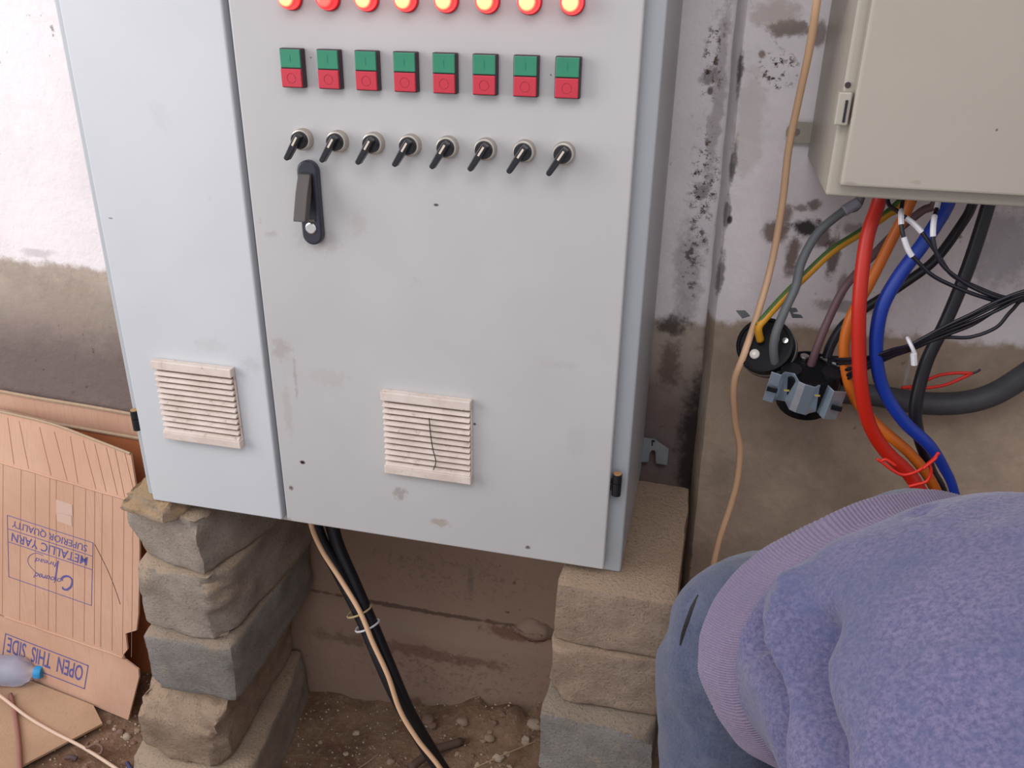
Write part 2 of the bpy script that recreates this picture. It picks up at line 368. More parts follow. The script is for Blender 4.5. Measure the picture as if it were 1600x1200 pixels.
# ------------------------------------------------------------------ room
def nz(p, s): return noise.noise(Vector(p)*s)
def floor_z(x, y):
    heap = .10*math.exp(-((x-.78)/.30)**2)*max(0, min(1, (y-.02)/.30))
    heap += .02*math.exp(-((y-.39)/.12)**2)
    return heap + heap*.45*(nz((x, y, 5), 16)+.6*nz((x, y, 8), 34)) + .010*nz((x, y, 0), 6) + .006*nz((x, y, 3), 22) - .004
V = []; F = []
xs = [-2.2+.04*i for i in range(16)] + [-1.56+.024*i for i in range(125)] + [1.46+.08*i for i in range(30)]
ys = [-2.6+.12*i for i in range(19)] + [-.34+.024*i for i in range(33)]
for y in ys:
    for x in xs: V.append((x, y, floor_z(x, y)))
nx = len(xs)
for j in range(len(ys)-1):
    for i in range(nx-1): F.append((j*nx+i, j*nx+i+1, (j+1)*nx+i+1, (j+1)*nx+i))
tag(mesh('floor', V, F, M_FLOOR, org=(0, 0, 0), smooth=True), kind='structure')
# back wall: fine grid, gently uneven plaster, with a step (ledge) low down
def wall_grid(name, x0, x1, z0, z1, yf, mat, st=.03, label=None):
    V = []; F = []; nx = int((x1-x0)/st)+1; nzz = int((z1-z0)/st)+1
    for j in range(nzz+1):
        for i in range(nx+1):
            x = x0+(x1-x0)*i/nx; z = z0+(z1-z0)*j/nzz; V.append((x, yf(x, z), z))
    for j in range(nzz):
        for i in range(nx): k = j*(nx+1)+i; F.append((k, k+1, k+nx+2, k+nx+1))
    n = len(V); V += [(x0, .62, z0), (x1, .62, z0), (x1, .62, z1), (x0, .62, z1)]
    bottom = [i for i in range(nx+1)]; top = [nzz*(nx+1)+i for i in range(nx+1)]
    left = [j*(nx+1) for j in range(nzz+1)]; right = [j*(nx+1)+nx for j in range(nzz+1)]
    F += [tuple(bottom)+(n+1, n), tuple(top)[::-1]+(n+3, n+2)[0:2], tuple(left)[::-1]+(n, n+3), tuple(right)+(n+2, n+1), (n, n+1, n+2, n+3)]
    o = mesh(name, V, F, mat, org=(0, 0, 0), smooth=False); tag(o, kind='structure'); return auto(o, 50)
def yback(x, z):
    y = YW + .004*nz((x, 0, z), 5) + .0015*nz((x, 3, z), 30)
    if z < .30: y -= .012
    return y
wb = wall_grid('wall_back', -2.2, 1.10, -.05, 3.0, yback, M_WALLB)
def yright(x, z):
    y = YR + .004*nz((x, 7, z), 5) + .0015*nz((x, 9, z), 30)
    e = 1.052 - .012*(z-1.2)/.6 + .003*nz((0, 0, z), 9) + .002*nz((0, 5, z), 40)
    return y
V = []; F = []
zsr = [-.05+.025*i for i in range(123)]
prof = []
for z in zsr:
    e = 1.050 - .016*(z-1.1)/.9 + .0025*nz((0, 0, z), 9) + .0018*nz((0, 5, z), 45)
    row = [(e-.010, YW+.02), (e-.009, YW-.012), (e+.001, YR+.006), (e+.006, YR)] + [(e+.02+(2.46-e)*(i/60)**1.2, None) for i in range(1, 61)]
    for (x, y) in row: V.append((x, y if y is not None else yright(x, z), z))
nr = len(row)
for j in range(len(zsr)-1):
    for i in range(nr-1): F.append((j*nr+i, j*nr+i+1, (j+1)*nr+i+1, (j+1)*nr+i))
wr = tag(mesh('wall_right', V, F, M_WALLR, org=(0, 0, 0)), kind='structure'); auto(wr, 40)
sm = wr.modifiers.new('thick', 'SOLIDIFY'); sm.thickness = -.02; sm.offset = -1
for nm, b in (('light_block_wall', (2.45, 2.55, -2.6, .6, -.05, 3.0)), ):  # unseen side wall, added to keep light off the right
    tag(MB().box(*b).build(nm, M_WALLB, org=(0, 0, 0)), kind='structure')
tag(MB().box(-.6, 2.55, -1.2, .6, 3.0, 3.1).build('unseen_ceiling', M_WALLB, org=(0, 0, 0)), kind='structure')  # unseen partial ceiling, put in to shape the light
# plaster lump on the back wall
bm = bmesh.new(); bmesh.ops.create_icosphere(bm, subdivisions=3, radius=1)
p = at_y(835, 985, YW)
for v in bm.verts:
    k = 1+.25*noise.noise(v.co*2.2); v.co = Vector((p.x+v.co.x*.050*k, YW+.004+v.co.y*.022*k, p.z+v.co.z*.030*k))
bmobj('plaster_lump', bm, M_WALLB, wb, smooth=True)

# ------------------------------------------------------------------ control cabinet
X0, X1, XG, XR = .0832, .343, .3534, .9187      # left door, gap, right door
BX0, BX1, BY0, BY1, BZ0, ZT = .057, .9445, .022, .375, .808, 2.05
DZ0, DZL, DZT = .8265, .8245, 2.03
cab = thing('control_cabinet', ((BX0+BX1)/2, .19, BZ0), 'tall light grey steel control cabinet with rows of lamps and buttons, on block stacks', 'cabinet')
mb = MB()
mb.box(BX0, BX1, BY0, BY1, BZ0, ZT); bevelmod(mb.build('body', M_BODY, cab), .004, 3)
d = MB().box(X0, X1, .0, BY0-.003, DZL, DZT).build('door', M_DOORL, cab); bevelmod(d, .003, 3)
d2 = MB().box(XG, XR, -.001, BY0-.003, DZ0-.001, DZT).build('door', M_DOORR, cab); bevelmod(d2, .003, 3)
for xg in ((X1+XG)/2,):
    bevelmod(MB().box(xg-.012, xg+.012, BY0-.006, BY0+.001, DZ0+.004, DZT).build('gap_shade_strip', simple('grey_gap_shade', srgb(120, 120, 132), .7), cab), .001)  # grey strip in the door gap, coloured as the dark shading there
# lamps
lx = [.4497+.0543*i for i in range(8)]
def lamp_mat(name, core, rim, s1, s2):
    t = NT(name); tc = t.n('ShaderNodeTexCoord'); 
    sub = t.n('ShaderNodeVectorMath', operation='MULTIPLY'); t.l(tc.outputs['Object'], sub.inputs[0]); sub.inputs[1].default_value = (1, 0, 1)
    ln = t.n('ShaderNodeVectorMath', operation='LENGTH'); t.l(sub.outputs[0], ln.inputs[0])
    f = t.ramp(ln.outputs['Value'], .0125, .0085)
    c = t.mix(f, rim, core); t.l(c, t.b.inputs['Emission Color'])
    st = t.ramp(ln.outputs['Value'], .0125, .0075, s2, s1); t.l(st, t.b.inputs['Emission Strength'])
    return t.fin(srgb(200, 30, 40), .2)
M_LAMP = lamp_mat('lit_red_lens', (1, .13, .05, 1), (1, .05, .05, 1), 9.0, 1.3)
M_LAMP2 = lamp_mat('dim_red_lens', (1, .20, .15, 1), (1, .05, .06, 1), 1.15, .75)
lens_prof = [(.0, -.0225), (.006, -.0222), (.010, -.021), (.0125, -.0185), (.0138, -.015), (.0143, -.010), (.0143, -.004)]
for i, x in enumerate(lx):
    z = 1.6715; o = Vector((x, -.001, z))
    if i < 2:
        bz = MB().lathe(o, (0, 1, 0), [(.0150, -.0055), (.0158, -.0045), (.0158, .0)], 28).build('indicator_lamp', simple('lamp_collar', srgb(180, 40, 52), .4), cab, org=o, smooth=False); auto(bz)
        le = MB().lathe(o, (0, 1, 0), lens_prof, 32).build('lens', M_LAMP if i == 0 else M_LAMP2, bz, org=o, smooth=True)
        if i == 0: first = bz
    else: copy_tree(first, cab, o-wloc(cab))
# push buttons
for i in range(8):
    o = Vector((.4301+.0547*i+.0155, -.001, 1.5838))
    if i == 0:
        hb = MB().box(o.x-.0165, o.x+.0165, -.0125, -.001, o.z-.0255, o.z+.0255).build('push_button', M_HOUS, cab, org=o); bevelmod(hb, .0015, 2)
        g = MB().box(o.x-.0150, o.x+.0150, -.0150, -.0120, o.z+.0006, o.z+.0243).build('green_button', M_GREEN, hb, org=o); bevelmod(g, .001)
        r = MB().box(o.x-.0150, o.x+.0150, -.0162, -.0120, o.z-.0243, o.z-.0006).build('red_button', M_RED, hb, org=o); bevelmod(r, .001)
        MB().tube([(o.x+.0062*math.cos(PI*k/10), -.0162, o.z-.0125+.0062*math.sin(PI*k/10)) for k in range(21)], .0005, 5, 1).build('embossed_ring', simple('emboss_red', srgb(172, 40, 56), .5), r, org=o)
        MB().box(o.x-.0005, o.x+.0005, -.0153, -.0150, o.z+.008, o.z+.017).build('embossed_bar', simple('emboss_green', srgb(40, 118, 90), .5), g, org=o)
        firstb = hb
    else: copy_tree(firstb, cab, o-wloc(cab))
# selector switches
for i in range(8):
    o = Vector((.4493+.0539*i, -.001, 1.4885))
    if i == 0:
        bz = MB().lathe(o, (0, 1, 0), [(.0125, -.012), (.0140, -.0115), (.0150, -.008), (.0152, 0)], 28).build('selector_switch', M_BEZEL, cab, org=o); auto(bz)
        kb = MB().lathe(o, (0, 1, 0), [(.0, -.0205), (.0105, -.0200), (.0118, -.018), (.0120, -.009)], 24).build('knob', M_BLACK, bz, org=o); auto(kb)
        M = Matrix.Translation(o) @ Matrix.Rotation(math.radians(33), 4, 'Y')
        pr = [(-.0042, .011), (.0042, .011), (.0046, -.004), (.0038, -.028), (.0022, -.0305), (-.0022, -.0305), (-.0038, -.028), (-.0046, -.004)]
        lv = MB().prism([M @ Vector((a, -.0195, b)) for a, b in pr], (0, -.0115, 0)).build('lever', M_BLACK, bz, org=o); bevelmod(lv, .0012)
        MB().box(-.0014, .0014, -.0318, -.0308, -.006, .008, M).build('white_pointer', M_MARK, bz, org=o)
        firsts = bz
    else: copy_tree(firsts, cab, o-wloc(cab))
# swing handle
def stadium(cx, cz, w, h, n=10):
    P = []
    for k in range(n+1): a = PI*k/n; P.append((cx+w*math.cos(a), cz+h-w+w*math.sin(a)))
    for k in range(n+1): a = PI+PI*k/n; P.append((cx+w*math.cos(a), cz-h+w+w*math.sin(a)))
    return P
hx, hz = .4555, 1.399
hd = MB().prism([(a, -.001, b) for a, b in stadium(hx, hz, .0155, .0615)], (0, -.014, 0)).build('swing_handle', M_HANDLE, cab, org=(hx, -.001, hz)); bevelmod(hd, .003, 3)
MB().box(hx-.0095, hx+.0095, -.0155, -.0148, hz-.024, hz+.040).build('recess', M_BLACK, hd, org=(hx, -.001, hz))
lev = [(hz+.044, -.015, -.021), (hz+.020, -.019, -.034), (hz-.016, -.034, -.048), (hz-.019, -.036, -.049)]
Vv = []; Ff = []
for (z, ya, yb) in lev: Vv += [(hx-.0105, ya, z), (hx+.0085, ya, z), (hx+.0085, yb, z), (hx-.0105, yb, z)]
for k in range(len(lev)-1): Ff += [(4*k+i, 4*k+(i+1) % 4, 4*k+4+(i+1) % 4, 4*k+4+i) for i in range(4)]
Ff += [(0, 1, 2, 3), (12, 13, 14, 15)]
bevelmod(mesh('lever', Vv, Ff, M_LEVER, hd, (hx, -.001, hz)), .0015, 2)
MB().lathe((hx, -.015, hz-.036), (0, -1, 0), [(.0085, -.001), (.0085, .0012), (.0070, .0020), (.0, .0020)], 24).build('lock_cylinder', M_STEEL, hd, (hx, -.001, hz))
MB().box(hx-.0095, hx+.0075, -.0165, -.0145, hz-.026, hz-.0225).build('catch', M_LEVER, hd, (hx, -.001, hz))
# vents with slats
def vent(x0, z1, crack):
    s = .148; y1 = -.001; o = Vector((x0+s/2, y1, z1-s))
    fr = MB()
    fr.box(x0, x0+s, -.004, y1, z1-s, z1)                                    # backing plate
    v = fr.build('vent_grille', M_VENT, cab, org=o); bevelmod(v, .0015, 2)
    MB().box(x0+.003, x0+s-.003, -.0046, -.0039, z1-s+.012, z1-.012).build('slat_shade_sheet', M_VENTIN, v, org=o)  # dark sheet behind the slats, stands in for their shadow lines
    def slat(name, za, zb, ya, yb):      # za top, zb bottom; sloping louvre
        P = [(x0+.002, ya, za), (x0+.002, yb, zb), (x0+.002, yb+.0016, zb-.0014), (x0+.002, -.003, zb-.0014), (x0+.002, -.003, za)]
        ob = MB().prism(P, (s-.004, 0, 0)).build(name, M_VENT, v, org=o); return ob
    bevelmod(MB().box(x0, x0+s, -.0145, -.003, z1-.0155, z1).build('top_rail', M_VENT, v, org=o), .0015)
    bevelmod(MB().box(x0, x0+s, -.0145, -.003, z1-s, z1-s+.0150).build('bottom_rail', M_VENT, v, org=o), .0015)
    n = 11; h = (s-.0305)/n
    for k in range(n): slat('slat', z1-.0155-h*k-.0052, z1-.0155-h*(k+1)+.0010, -.0080, -.0145)
    if crack:
        pts = [(.545, .24), (.555, .42), (.575, .60), (.605, .735), (.60, .80), (.575, .87)]
        P = [(x0+a*s, -.0148, z1-b*s) for a, b in pts]
        MB().tube(P, .0008, 5, 3).build('crack', M_HOUS, v, org=o)
vent(.1409, 1.1160, False); vent(.5492, 1.1085, True)
# hinges, wall bracket
def hinge(x, z, s):
    o = Vector((x, .006, z))
    m = MB(); m.cyl((x, .008, z-.018), (x, .008, z+.004), .0075, n=18); m.cyl((x, .008, z+.005), (x, .008, z+.020), .0075, n=18)
    m.box(x-.013 if s > 0 else x-.004, x+.004 if s > 0 else x+.013, .006, .020, z-.010, z+.003)
    hh = auto(m.build('hinge', M_BLACK, cab, org=o))
    MB().cyl((x, .008, z+.0195), (x, .008, z+.0212), .0066, n=18).build('hinge_pin', simple('brass_pin', srgb(176, 134, 92), .5), hh, org=o)
hinge(.9285, .984, 1); hinge(.073, .984, -1)
p = [at_y(a, b, .372) for a, b in ((996, 683), (1022, 686), (1045, 702), (1042, 727), (1025, 724), (1024, 705), (1019, 703), (1015, 708), (1013, 722), (996, 722))]
br = MB().prism(p, (0, .003, 0)).build('mounting_bracket', M_ZINC, cab)
q = [at_y(a, b, .3705) for a, b in ((1018, 688), (1023, 688), (1023, 691), (1020, 691), (1020, 697), (1018, 697))]
MB().prism(q, (0, .001, 0)).build('bracket_hole', M_BLACK, br)

# ------------------------------------------------------------------ enclosure on the right wall
EX0, EY0, EY1, EZ0, EZT, EX1 = 1.1665, .020, YR-.006, 1.4485, 2.15, 1.86
enc = thing('wall_enclosure', (1.5, .2, EZ0), 'beige steel enclosure hung on the wall at right with cables leaving its underside', 'enclosure')
bevelmod(MB().box(EX0, EX1, EY0, EY1, EZ0, EZT).build('body', M_BOX, enc), .004, 3)
pd = at_y(1312, 291, .0)
bevelmod(MB().box(pd.x, EX1-.02, -.001, EY0-.001, pd.z, EZT-.02).build('door', M_BOX, enc), .004, 3)
ph = at_y(1322, 165, .0); ph2 = at_y(1325, 133, .018)
hg = MB().box(ph.x-.010, ph.x+.006, .004, .019, ph.z-.024, ph.z+.015); bevelmod(hg.build('hinge', M_BOX, enc), .002)
MB().box(ph.x-.001, ph.x+.002, .002, .0035, ph.z-.020, ph.z+.006).build('hinge_slot', M_BLACK, enc)
MB().cyl((ph2.x, EY0+.003, ph2.z), (ph2.x, EY0-.0015, ph2.z), .0036, n=12).build('screw_hole', M_HOUS, enc)
pb = at_y(1244, 206, EY1); ss = depth_of(pb)/F_PX
tb = [(EX0+.004, pb.z+.016)] + [(pb.x+.016*math.cos(PI/2+PI*k/10), pb.z+.016*math.sin(PI/2+PI*k/10)) for k in range(11)] + [(EX0+.004, pb.z-.016)]
tabo = MB().prism([(a, EY1-.002, b) for a, b in tb], (0, -.003, 0)).build('mounting_tab', M_BOX, enc)
MB().cyl((pb.x, EY1-.0052, pb.z), (pb.x, EY1-.004, pb.z), .006, n=14).build('tab_hole', simple('tab_hole_grey', srgb(130, 120, 116), .8), tabo)

# ------------------------------------------------------------------ concrete blocks
def rough_block(name, x0, x1, y0, y1, z0, z1, rz, mat, label, seed, chips=(), rough=.006, group='concrete blocks under the cabinet', round_=.016, cuts=14, cat='block', bulge=0):
    """rz about the front right corner; chips = (point, radius, depth direction) that break corners off"""
    c = Vector(((x0+x1)/2, (y0+y1)/2, (z0+z1)/2)); hs = Vector(((x1-x0)/2, (y1-y0)/2, (z1-z0)/2))
    bm = bmesh.new(); bmesh.ops.create_cube(bm, size=2)
    bmesh.ops.subdivide_edges(bm, edges=bm.edges[:], cuts=cuts, use_grid_fill=True)
    Rm = Matrix.Rotation(math.radians(rz), 4, 'Z'); piv = Vector((x1, y0, 0))
    for v in bm.verts:
        p = Vector((v.co.x*hs.x, v.co.y*hs.y, v.co.z*hs.z))
        q = Vector((max(-hs.x+round_, min(hs.x-round_, p.x)), max(-hs.y+round_, min(hs.y-round_, p.y)), max(-hs.z+round_*.8, min(hs.z-round_*.8, p.z))))
        dlt = p-q
        if dlt.length > 1e-6:
            m = max(abs(dlt.x)/round_, abs(dlt.y)/round_, abs(dlt.z)/(round_*.8))
            p = q + dlt.normalized()*round_*m
        w = c+p
        for (cp, nrm, dd) in chips:                     # planar break: push back everything beyond the plane
            nrm = Vector(nrm).normalized(); t = (w-Vector(cp)).dot(nrm)
            if t > 0: w -= nrm*(t*.92) ; w += nrm*(.010*noise.noise(w*38+Vector((seed, 0, 0)))+.006*noise.noise(w*90))
        s3 = Vector((seed*3.1, seed*1.7, 0))
        off = Vector((noise.noise(w*17+s3), noise.noise(w*17+s3+Vector((9, 0, 0))), noise.noise(w*17+s3+Vector((0, 9, 0)))))*rough
        off += Vector((noise.noise(w*55+s3), noise.noise(w*55+s3+Vector((5, 0, 0))), noise.noise(w*55+s3+Vector((0, 5, 0)))))*rough*.45
        off.z *= .55
        if abs(v.co.z) > .999: off.z = -abs(off.z)*(1 if v.co.z > 0 else -1)
        w = w+off
        w = Rm @ (w-piv) + piv
        v.co = w
    o = bmobj(name, bm, mat, smooth=True); auto(o, 42)
    return tag(o, label, cat, group)
GL = 'blocks of the left stack under the cabinet'; GR = 'blocks of the right stack under the cabinet'
rough_block('concrete_block', -.03, .165, -.004, .37, .663, .795, -14, M_BLKG, 'grey concrete block topmost of the left stack, beneath a small beige stone', 1, [((.165, 0, .70), (.7, -.7, .1), 0), ((-.01, -.01, .76), (-.5, -.75, .75), 0), ((.0, -.01, .70), (-.8, -.3, -.55), 0)], .007, GL)
rough_block('concrete_block', -.005, .185, .0, .375, .505, .660, -3, M_BLKG, 'concrete block second from the top of the left stack, yellowish crumbled edge', 2, [((.155, .0, .58), (.8, -.6, 0), 0), ((.02, .0, .635), (-.3, -.8, .7), 0)], .007, GL)
rough_block('concrete_block', .0, .200, -.004, .378, .358, .502, 2, M_BLKD, 'darker grey squared concrete block third from the top of the left stack', 3, [((.02, -.01, .38), (-.75, -.3, -.6), 0), ((.03, -.01, .49), (0, -.7, .7), 0)], .004, GL)
rough_block('concrete_block', -.045, .150, -.012, .375, .165, .354, 5, M_BLKB, 'beige concrete block with broken crumbly front, fourth from the top of the left stack', 4, [((.06, -.02, .27), (.05, -.75, .68), 0), ((-.02, 0, .30), (-.8, -.3, .5), 0), ((.13, 0, .22), (.75, -.65, -.1), 0), ((0, 0, .185), (-.5, -.4, -.8), 0)], .009, GL)
rough_block('concrete_block', -.075, .195, -.012, .378, -.012, .160, 8, M_BLKG, 'dusty concrete block at the foot of the left stack, lowest of five', 5, [((-.05, 0, .135), (-.3, -.7, .7), 0)], .006, GL)
st = rough_block('broken_stone', .0, .130, -.022, .115, .786, .822, -10, M_STONE, 'small pale beige broken stone wedged between the left block stack and cabinet corner', 6, [((.0, 0, .80), (-.75, -.35, .45), 0), ((.11, -.01, .80), (.8, -.5, .1), 0), ((.05, -.015, .81), (0, -.8, .55), 0)], .009, 'stones wedged under the cabinet', .010, 10, 'stone')
rough_block('concrete_block', .845, 1.040, -.035, .335, .690, .806, -1, M_BLKB, 'beige pitted concrete block topmost of the right stack, under the cabinet corner', 11, [], .004, GR, .008)
rough_block('concrete_block', .842, 1.035, -.036, .345, .568, .686, 2, M_BLKB, 'beige crumbling concrete block second from the top of the right stack', 12, [((.85, -.03, .60), (-.75, -.5, -.4), 0)], .007, GR, .008)
rough_block('concrete_block', .832, 1.030, -.078, .345, .428, .562, -2, M_BLKD, 'dark grey concrete block third from the top of the right stack, jutting forward', 13, [((1.02, -.07, .55), (.5, -.6, .6), 0)], .004, GR, .007)
rough_block('concrete_block', .845, 1.045, -.110, .345, .290, .424, 1, M_BLKB, 'beige concrete block fourth from the top of the right stack, partly below the others', 14, [], .005, GR, .008)
rough_block('concrete_block', .835, 1.040, -.105, .345, .145, .286, -1, M_BLKG, 'grey concrete block fifth from the top of the right stack', 15, [], .005, GR, .008)
rough_block('concrete_block', .830, 1.045, -.110, .345, -.010, .141, 1, M_BLKB, 'beige concrete block at the foot of the right stack', 16, [], .005, GR, .008)

# ------------------------------------------------------------------ cardboard
def plane3(a, b, c): a, b, c = Vector(a), Vector(b), Vector(c); return a, (b-a).cross(c-a).normalized()
BL, BRt = Vector((-.606, .239, .006)), Vector((-.262, .180, .006))
CR = at_y(216, 1046, .196)                                   # lower crease, right end
e_ = (BL-BRt).normalized()
plA = (BRt, e_.cross(CR-BRt).normalized())
upB = Vector((.02, .10, 1)).normalized(); plB = (CR, e_.cross(upB).normalized())
UC = at_pl(216, 786, *plB)
upC = Vector((.0, .22, 1)).normalized(); plC = (UC, e_.cross(upC).normalized())
def sheet(name, pts_planes, mat, parent, thick=.0045, sub=1):
    """polygon given as world points, thickened away from the camera"""
    P = pts_planes; n = (P[1]-P[0]).cross(P[2]-P[0]).normalized()
    if n.dot(CAM-P[0]) < 0: n = -n
    return MB().prism(P, -n*thick).build(name, mat, parent)
cb = thing('flattened_box', (-.45, .21, .006), 'flattened cardboard carton with blue upside-down lettering, leaning left of the block stack', 'cardboard')
def ext(p, q, d): return p + (p-q).normalized()*d            # carry an edge on to the left of the frame
# main panel
cr = lambda L, pl: [at_pl(x, y, *pl) for x, y in L]
lowL = at_pl(8, 963, *plB); upL = at_pl(0, 722, *plB); upR = at_pl(216, 786, *plB); lowR = at_pl(197, 1040, *plB)
torn = cr([(218, 860), (216, 960), (213, 985), (196, 990), (199, 1015), (192, 1024)], plB)
panel = [ext(lowL, lowR, .30), lowR] + torn[::-1] + [upR, ext(upL, upR, .34)]
sheet('printed_panel', panel, M_CARD, cb)
fl = cr([(8, 965), (196, 1031), (216, 1046), (217, 1058), (200, 1125), (45, 1061)], plA)
flap = [ext(fl[0], fl[1], .30), fl[1], fl[2], fl[3], fl[4], ext(fl[5], fl[4], .30)]
sheet('lower_flap', flap, M_CARD, cb)
tf = cr([(0, 722), (216, 784), (204, 709), (150, 688), (80, 662), (0, 643)], plC)
topf = [ext(tf[0], tf[1], .34), tf[1], tf[2], tf[3], tf[4], tf[5], ext(tf[5], tf[4], .34)]
sheet('upper_flap', topf, M_CARD, cb)
mb = MB(); mb.tube([p+Vector((0, -.001, .001)) for p in tf[2:]], .0032, 6, 3); mb.build('cut_edge', M_CARDE, cb)
# creases (raised ridges) and corrugation lines
for (a, b) in (((8, 963), (192, 1027)), ((0, 722), (214, 785))):
    MB().tube([at_pl(a[0]+(b[0]-a[0])*t, a[1]+(b[1]-a[1])*t, *plB)+Vector((0, -.0005, .001*math.sin(t*30))) for t in [i/8 for i in range(9)]], .0028, 6, 2).build('crease', M_CARD, cb)
mb = MB()
for (x, x2) in ((12, 22), (30, 45), (62, 80), (85, 105), (110, 122), (130, 150), (148, 166), (166, 184), (180, 195), (195, 213)):
    y = 722+(x2)*.297; a = at_pl(x, 643+x*.30+6, *plC); b = at_pl(x2, y-3, *plC); mb.tube([a, b], .0009, 4, 2)
for x in (5, 33, 55, 78, 88, 115, 134, 148, 160, 176, 194, 208):
    a = at_pl(x, 724+x*.297, *plB); b = at_pl(x+R_.uniform(-3, 2), 958+x*.33, *plB); mb.tube([a, b], .0007, 4, 2)
mb.build('corrugation_line', simple('card_groove', srgb(158, 112, 86), .9), cb)['kind'] = 'stuff'
# tape patches and scratch
for q in ([(88, 780), (113, 788), (114, 806), (88, 800)], [(88, 800), (112, 806), (113, 822), (90, 814)]):
    MB().prism([at_pl(x, y, *plB)+Vector((0, -.0006, 0)) for x, y in q], (0, -.0004, 0)).build('tape_patch', M_TAPE, cb)
mb = MB(); mb.tube([at_pl(x, y, *plB) for x, y in ((148, 850), (168, 890), (180, 920), (188, 944))], .0009, 4, 3); mb.build('scratch', M_HOUS, cb)
# printing
def ink_line(pts, pl, w): 
    m = MB()
    for a, b in zip(pts[:-1], pts[1:]):
        A = at_pl(a[0], a[1], *pl); B = at_pl(b[0], b[1], *pl); t = (B-A).normalized(); s = pl[1].cross(t).normalized()*w/2
        n = pl[1] if pl[1].dot(CAM-A) > 0 else -pl[1]
        m.prism([A-s-t*w*.3+n*.0004, B-s+t*w*.3+n*.0004, B+s+t*w*.3+n*.0004, A+s-t*w*.3+n*.0004], n*.0003)
    return m
def frame(pl, rings, name, w=.0016):
    m = MB()
    for r in rings: k = ink_line(r, pl, w); m.add(k.V, k.F)
    return m.build(name, M_INK, cb)
frame(plB, [[(11.5, 805), (145.5, 848), (143, 946), (14, 901), (11.5, 805)], [(12.5, 826), (144.5, 869)], [(13.5, 846.5), (144, 890)]], 'printed_frame')
frame(plA, [[(9, 990), (138, 1040), (132, 1076), (4, 1026), (9, 990)]], 'printed_frame', .0026)
def text_on(body, pl, p_right, p_left, hpx, name, shear=0, bold=0):
    """text read upside-down: it starts at the right end p_right and runs to p_left; letters' tops point down the card"""
    A = at_pl(*p_right, *pl); B = at_pl(*p_left, *pl)
    cu = bpy.data.curves.new(name, 'FONT'); cu.body = body; cu.size = 1; cu.resolution_u = 3; cu.offset = bold
    to = bpy.data.objects.new('tmp', cu); C.objects.link(to); bpy.context.view_layer.update()
    dg = bpy.context.evaluated_depsgraph_get(); me = bpy.data.meshes.new_from_object(to.evaluated_get(dg)); bpy.data.objects.remove(to)
    xs = [v.co.x for v in me.vertices]; ys = [v.co.y for v in me.vertices]; w = max(xs)-min(xs); x0 = min(xs); y0 = min(ys); hh = max(ys)-y0
    X = (B-A); n = pl[1] if pl[1].dot(CAM-A) > 0 else -pl[1]
    Dn = at_pl(p_right[0]-.15*hpx, p_right[1]+hpx, *pl)-A
    for v in me.vertices:
        u = (v.co.x-x0)/w; t = (v.co.y-y0)/hh
        v.co = A + X*u + Dn*t + n*.0006 + (X.normalized()*shear*t*Dn.length) - wloc(cb)
    me.materials.append(M_INK); o = link(name, me, cb, wloc(cb)); return o
text_on('SUPERIOR QUALITY', plB, (137, 850), (20, 811), 12.5, 'printed_lettering')
text_on('METALLIC YARN', plB, (137.5, 870.5), (19, 832), 13.5, 'printed_lettering', 0, .005)
text_on('OPEN  THIS  SIDE', plA, (131, 1041), (13, 995), 24, 'printed_lettering', 0, .008)
# script logo: large C, long-tailed T, the rest small
text_on('oloured', plB, (97, 904), (56, 894), 9, 'printed_lettering', .3)
text_on('hread', plB, (89, 879), (57, 871), 7.5, 'printed_lettering', .3)
def arc(pts, pl, w):
    P = [at_pl(x, y, *pl) for x, y in pts]; n = pl[1] if pl[1].dot(CAM-P[0]) > 0 else -pl[1]
    Q = spline(P, 6); V = []; F = []
    for k, q in enumerate(Q):
        t = (Q[min(k+1, len(Q)-1)]-Q[max(k-1, 0)]).normalized(); sd = pl[1].cross(t).normalized()*w/2
        V += [q-sd+n*.0005, q+sd+n*.0005]
    F = [(2*k, 2*k+1, 2*k+3, 2*k+2) for k in range(len(Q)-1)]
    o = mesh('printed_script', V, F, M_INK, cb); m = o.modifiers.new('s', 'SOLIDIFY'); m.thickness = .0003
arc([(97, 907), (97, 903), (103, 900), (110, 902), (113, 908), (111, 916), (105, 921), (99, 920), (98, 917)], plB, .0055)
arc([(91, 876), (89, 888), (87, 902), (86, 907)], plB, .0040)
arc([(68, 868), (56, 864), (46, 869), (44, 878), (50, 888), (62, 898), (76, 904)], plB, .0013)
# second, taller sheet behind and the orange one
def rear_sheet(name, mat, label, top, y, xr, xl, thick=.005, zb=.004, lean=.03):
    P = [at_y(a, b, y) for a, b in top]
    zt = P[-1].z
    poly = [Vector((xl, y, zb))] + [Vector((xr, y, zb))] + P[::-1] + [Vector((xl, y, P[0].z+(P[0].x-xl)*.1))]
    poly = [Vector((p.x, p.y-lean*(zt-p.z)/zt, p.z)) for p in poly]
    o = thing(name, (sum(p.x for p in poly)/len(poly), y-lean/2, zb), label, 'cardboard')
    sheet('board', poly, mat, o, thick)
    m = MB(); m.tube([p+Vector((0, -.002, .0005)) for p in poly[2:]], .0045, 6, 2); m.build('cut_edge', M_CARDE, o)
    return o, y
rear_sheet('cardboard_sheet', M_CARD, 'tall cardboard sheet furthest back against the wall at left, its top edge highest', [(-60, 602), (0, 611), (60, 622), (140, 635), (225, 650)], .377, -.205, -1.0)
rear_sheet('cardboard_sheet', M_CARD2, 'orange-brown cardboard sheet between the printed carton and the rearmost sheet', [(-60, 634), (0, 641), (85, 661), (215, 684), (262, 692)], .352, -.10, -.98, lean=.02)
